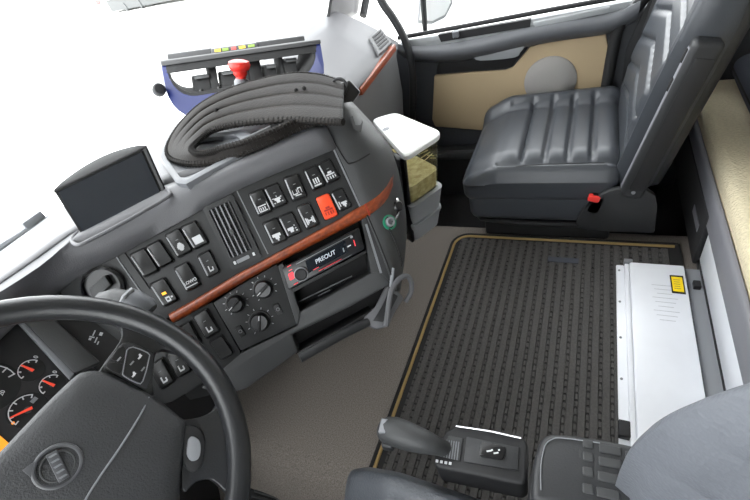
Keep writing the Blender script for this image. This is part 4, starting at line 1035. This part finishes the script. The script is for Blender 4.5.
MB().loft([cquad(.9, LZ - .185), cquad(.94, LZ - .018)]).build('clear_body', 'clear_plastic', ct, smooth=40)
MB().loft([cquad(.86, LZ - .184), cquad(.88, LZ - .125)]).build('contents', 'dried_herb', ct, smooth=40)
for i in range(5): MB().tube([pz(418 + 3*i, 155 + 3*(i % 3), LZ - .03 - .01*i), pz(428 + 2*i, 150 + 2*i, LZ - .03 - .012*i)], .0014, 5).build('straw', 'dried_herb', ct)
ct2 = empty('storage_crate', V3((.5, .48, 0)), 'light grey plastic crate under the clear storage box', 'crate')
MB().loft([cquad(.9, .282), cquad(.98, .35), cquad(1.0, LZ - .187), cquad(.92, LZ - .187)]).build('upper_tub', 'box_grey', ct2, smooth=40)
MB().loft([cquad(.84, .2), cquad(.9, .25), cquad(.96, .272), cquad(.96, .281), cquad(.86, .281)]).build('lower_tub', 'box_grey', ct2, smooth=40)
br_ = empty('black_bracket', V3((.3, .5, 0)), 'black upright bracket between dash end and storage box', 'bracket')
v0, v1 = pz(402, 158, LZ - .02), L4[0]
hd_ = V3((v1.x - v0.x, v1.y - v0.y, 0)).normalized(); on = V3((-hd_.y, hd_.x, 0))
if on.dot(sum(L4, V3())/4 - v0) > 0: on = -on
s0 = V3((v0.x, v0.y, 0)) + on*.006
MB().prism([s0 + Z*.24 + Y*.04, s0 + Z*.53, s0 + hd_*.2 + Z*.53, s0 + hd_*.2 + Z*.24 + Y*.04], on*.008).build('plate', 'black_matte', br_, bev=.002)
p1, p2 = pz(396, 152, .53), pz(406.5, 157.5, .53); dn = V3((0, .045, -.33))
MB().prism([p1, p2, p2 + dn, p1 + dn], V3((-.008, .008, 0))).build('post', 'black_gloss', br_, bev=.002)

# ---- pouch bracket with looped strap hanging under the console
cp = empty('cup_bracket', P3(380, 310, .92), 'grey plastic cup bracket with loop handle under the console end', 'bracket')
D0 = .90
fr_ = [P3(u, v, d - .075) for u, v, d in [(386, 285, .9), (398, 291, .9), (404, 298, .9), (395, 312, .89), (388, 327, .88), (376, 330, .88), (366, 326, .88), (363, 318, .88), (375, 307, .89)]]
MB().prism(fr_, ray(385, 305)*.04).build('body', 'hood_grey', cp, bev=.005)
MB().prism([p + (CAM - p).normalized()*.004 for p in [P3(389, 291, 0.825), P3(398, 296, 0.825), P3(391, 310, 0.815), P3(383, 322, 0.805), P3(373, 321, 0.805), P3(381, 308, 0.810)]], -(CAM - P3(385, 305, 0.825)).normalized()*.004).build('pocket', 'black_matte', cp, bev=.001)
lpts = smoothline([P3(u, v, d - .075) for u, v, d in [(386, 326, .872), (388, 310, .875), (391, 292, .88), (398, 280, .89), (406, 276, .9), (411, 281, .91), (411, 292, .92), (405, 302, .92)]], 5)
rows = [[p - (right*.5 + up*.3)*.008, p + (right*.5 + up*.3)*.008] for p in lpts]
MB().tube(lpts, .0055, 8).build('loop_handle', 'hood_grey', cp)
MB().tube(smoothline([P3(368, 322, 0.810), P3(345, 333, 0.785), P3(325, 344, 0.765), P3(300, 358, 0.745)], 4), [.009]*13, 10).build('stay_arm', 'seat_plastic', cp)
MB().tube([P3(393, 268, .82), P3(391, 287, 0.815)], .004, 8).build('hanger', 'soft_edge', cp)

# ---- accelerator pedal
pd = empty('accelerator_pedal', V3((-.46, .8, -.26)), 'black ribbed accelerator pedal in the driver footwell', 'pedal')
q = [pz(u, v, -.12) for u, v in [(248, 480), (262, 478), (310, 497), (300, 520), (245, 510)]]
pb = MB().prism(q, (0, .02, -.03)).build('plate', 'rubber', pd, bev=.004)
for k in range(6):
    a_, b_ = lerp(q[1], q[4], .1 + .16*k), lerp(q[2], q[3], .1 + .16*k)
    MB().tube([a_ + Z*.002, b_ + Z*.002], .004, 6).build('rib', 'trim_grey', pd)
MB().tube([q[0] + V3((0, .03, -.01)), q[0] + V3((0, .15, .05))], .012, 8).build('arm', 'black_matte', pd)
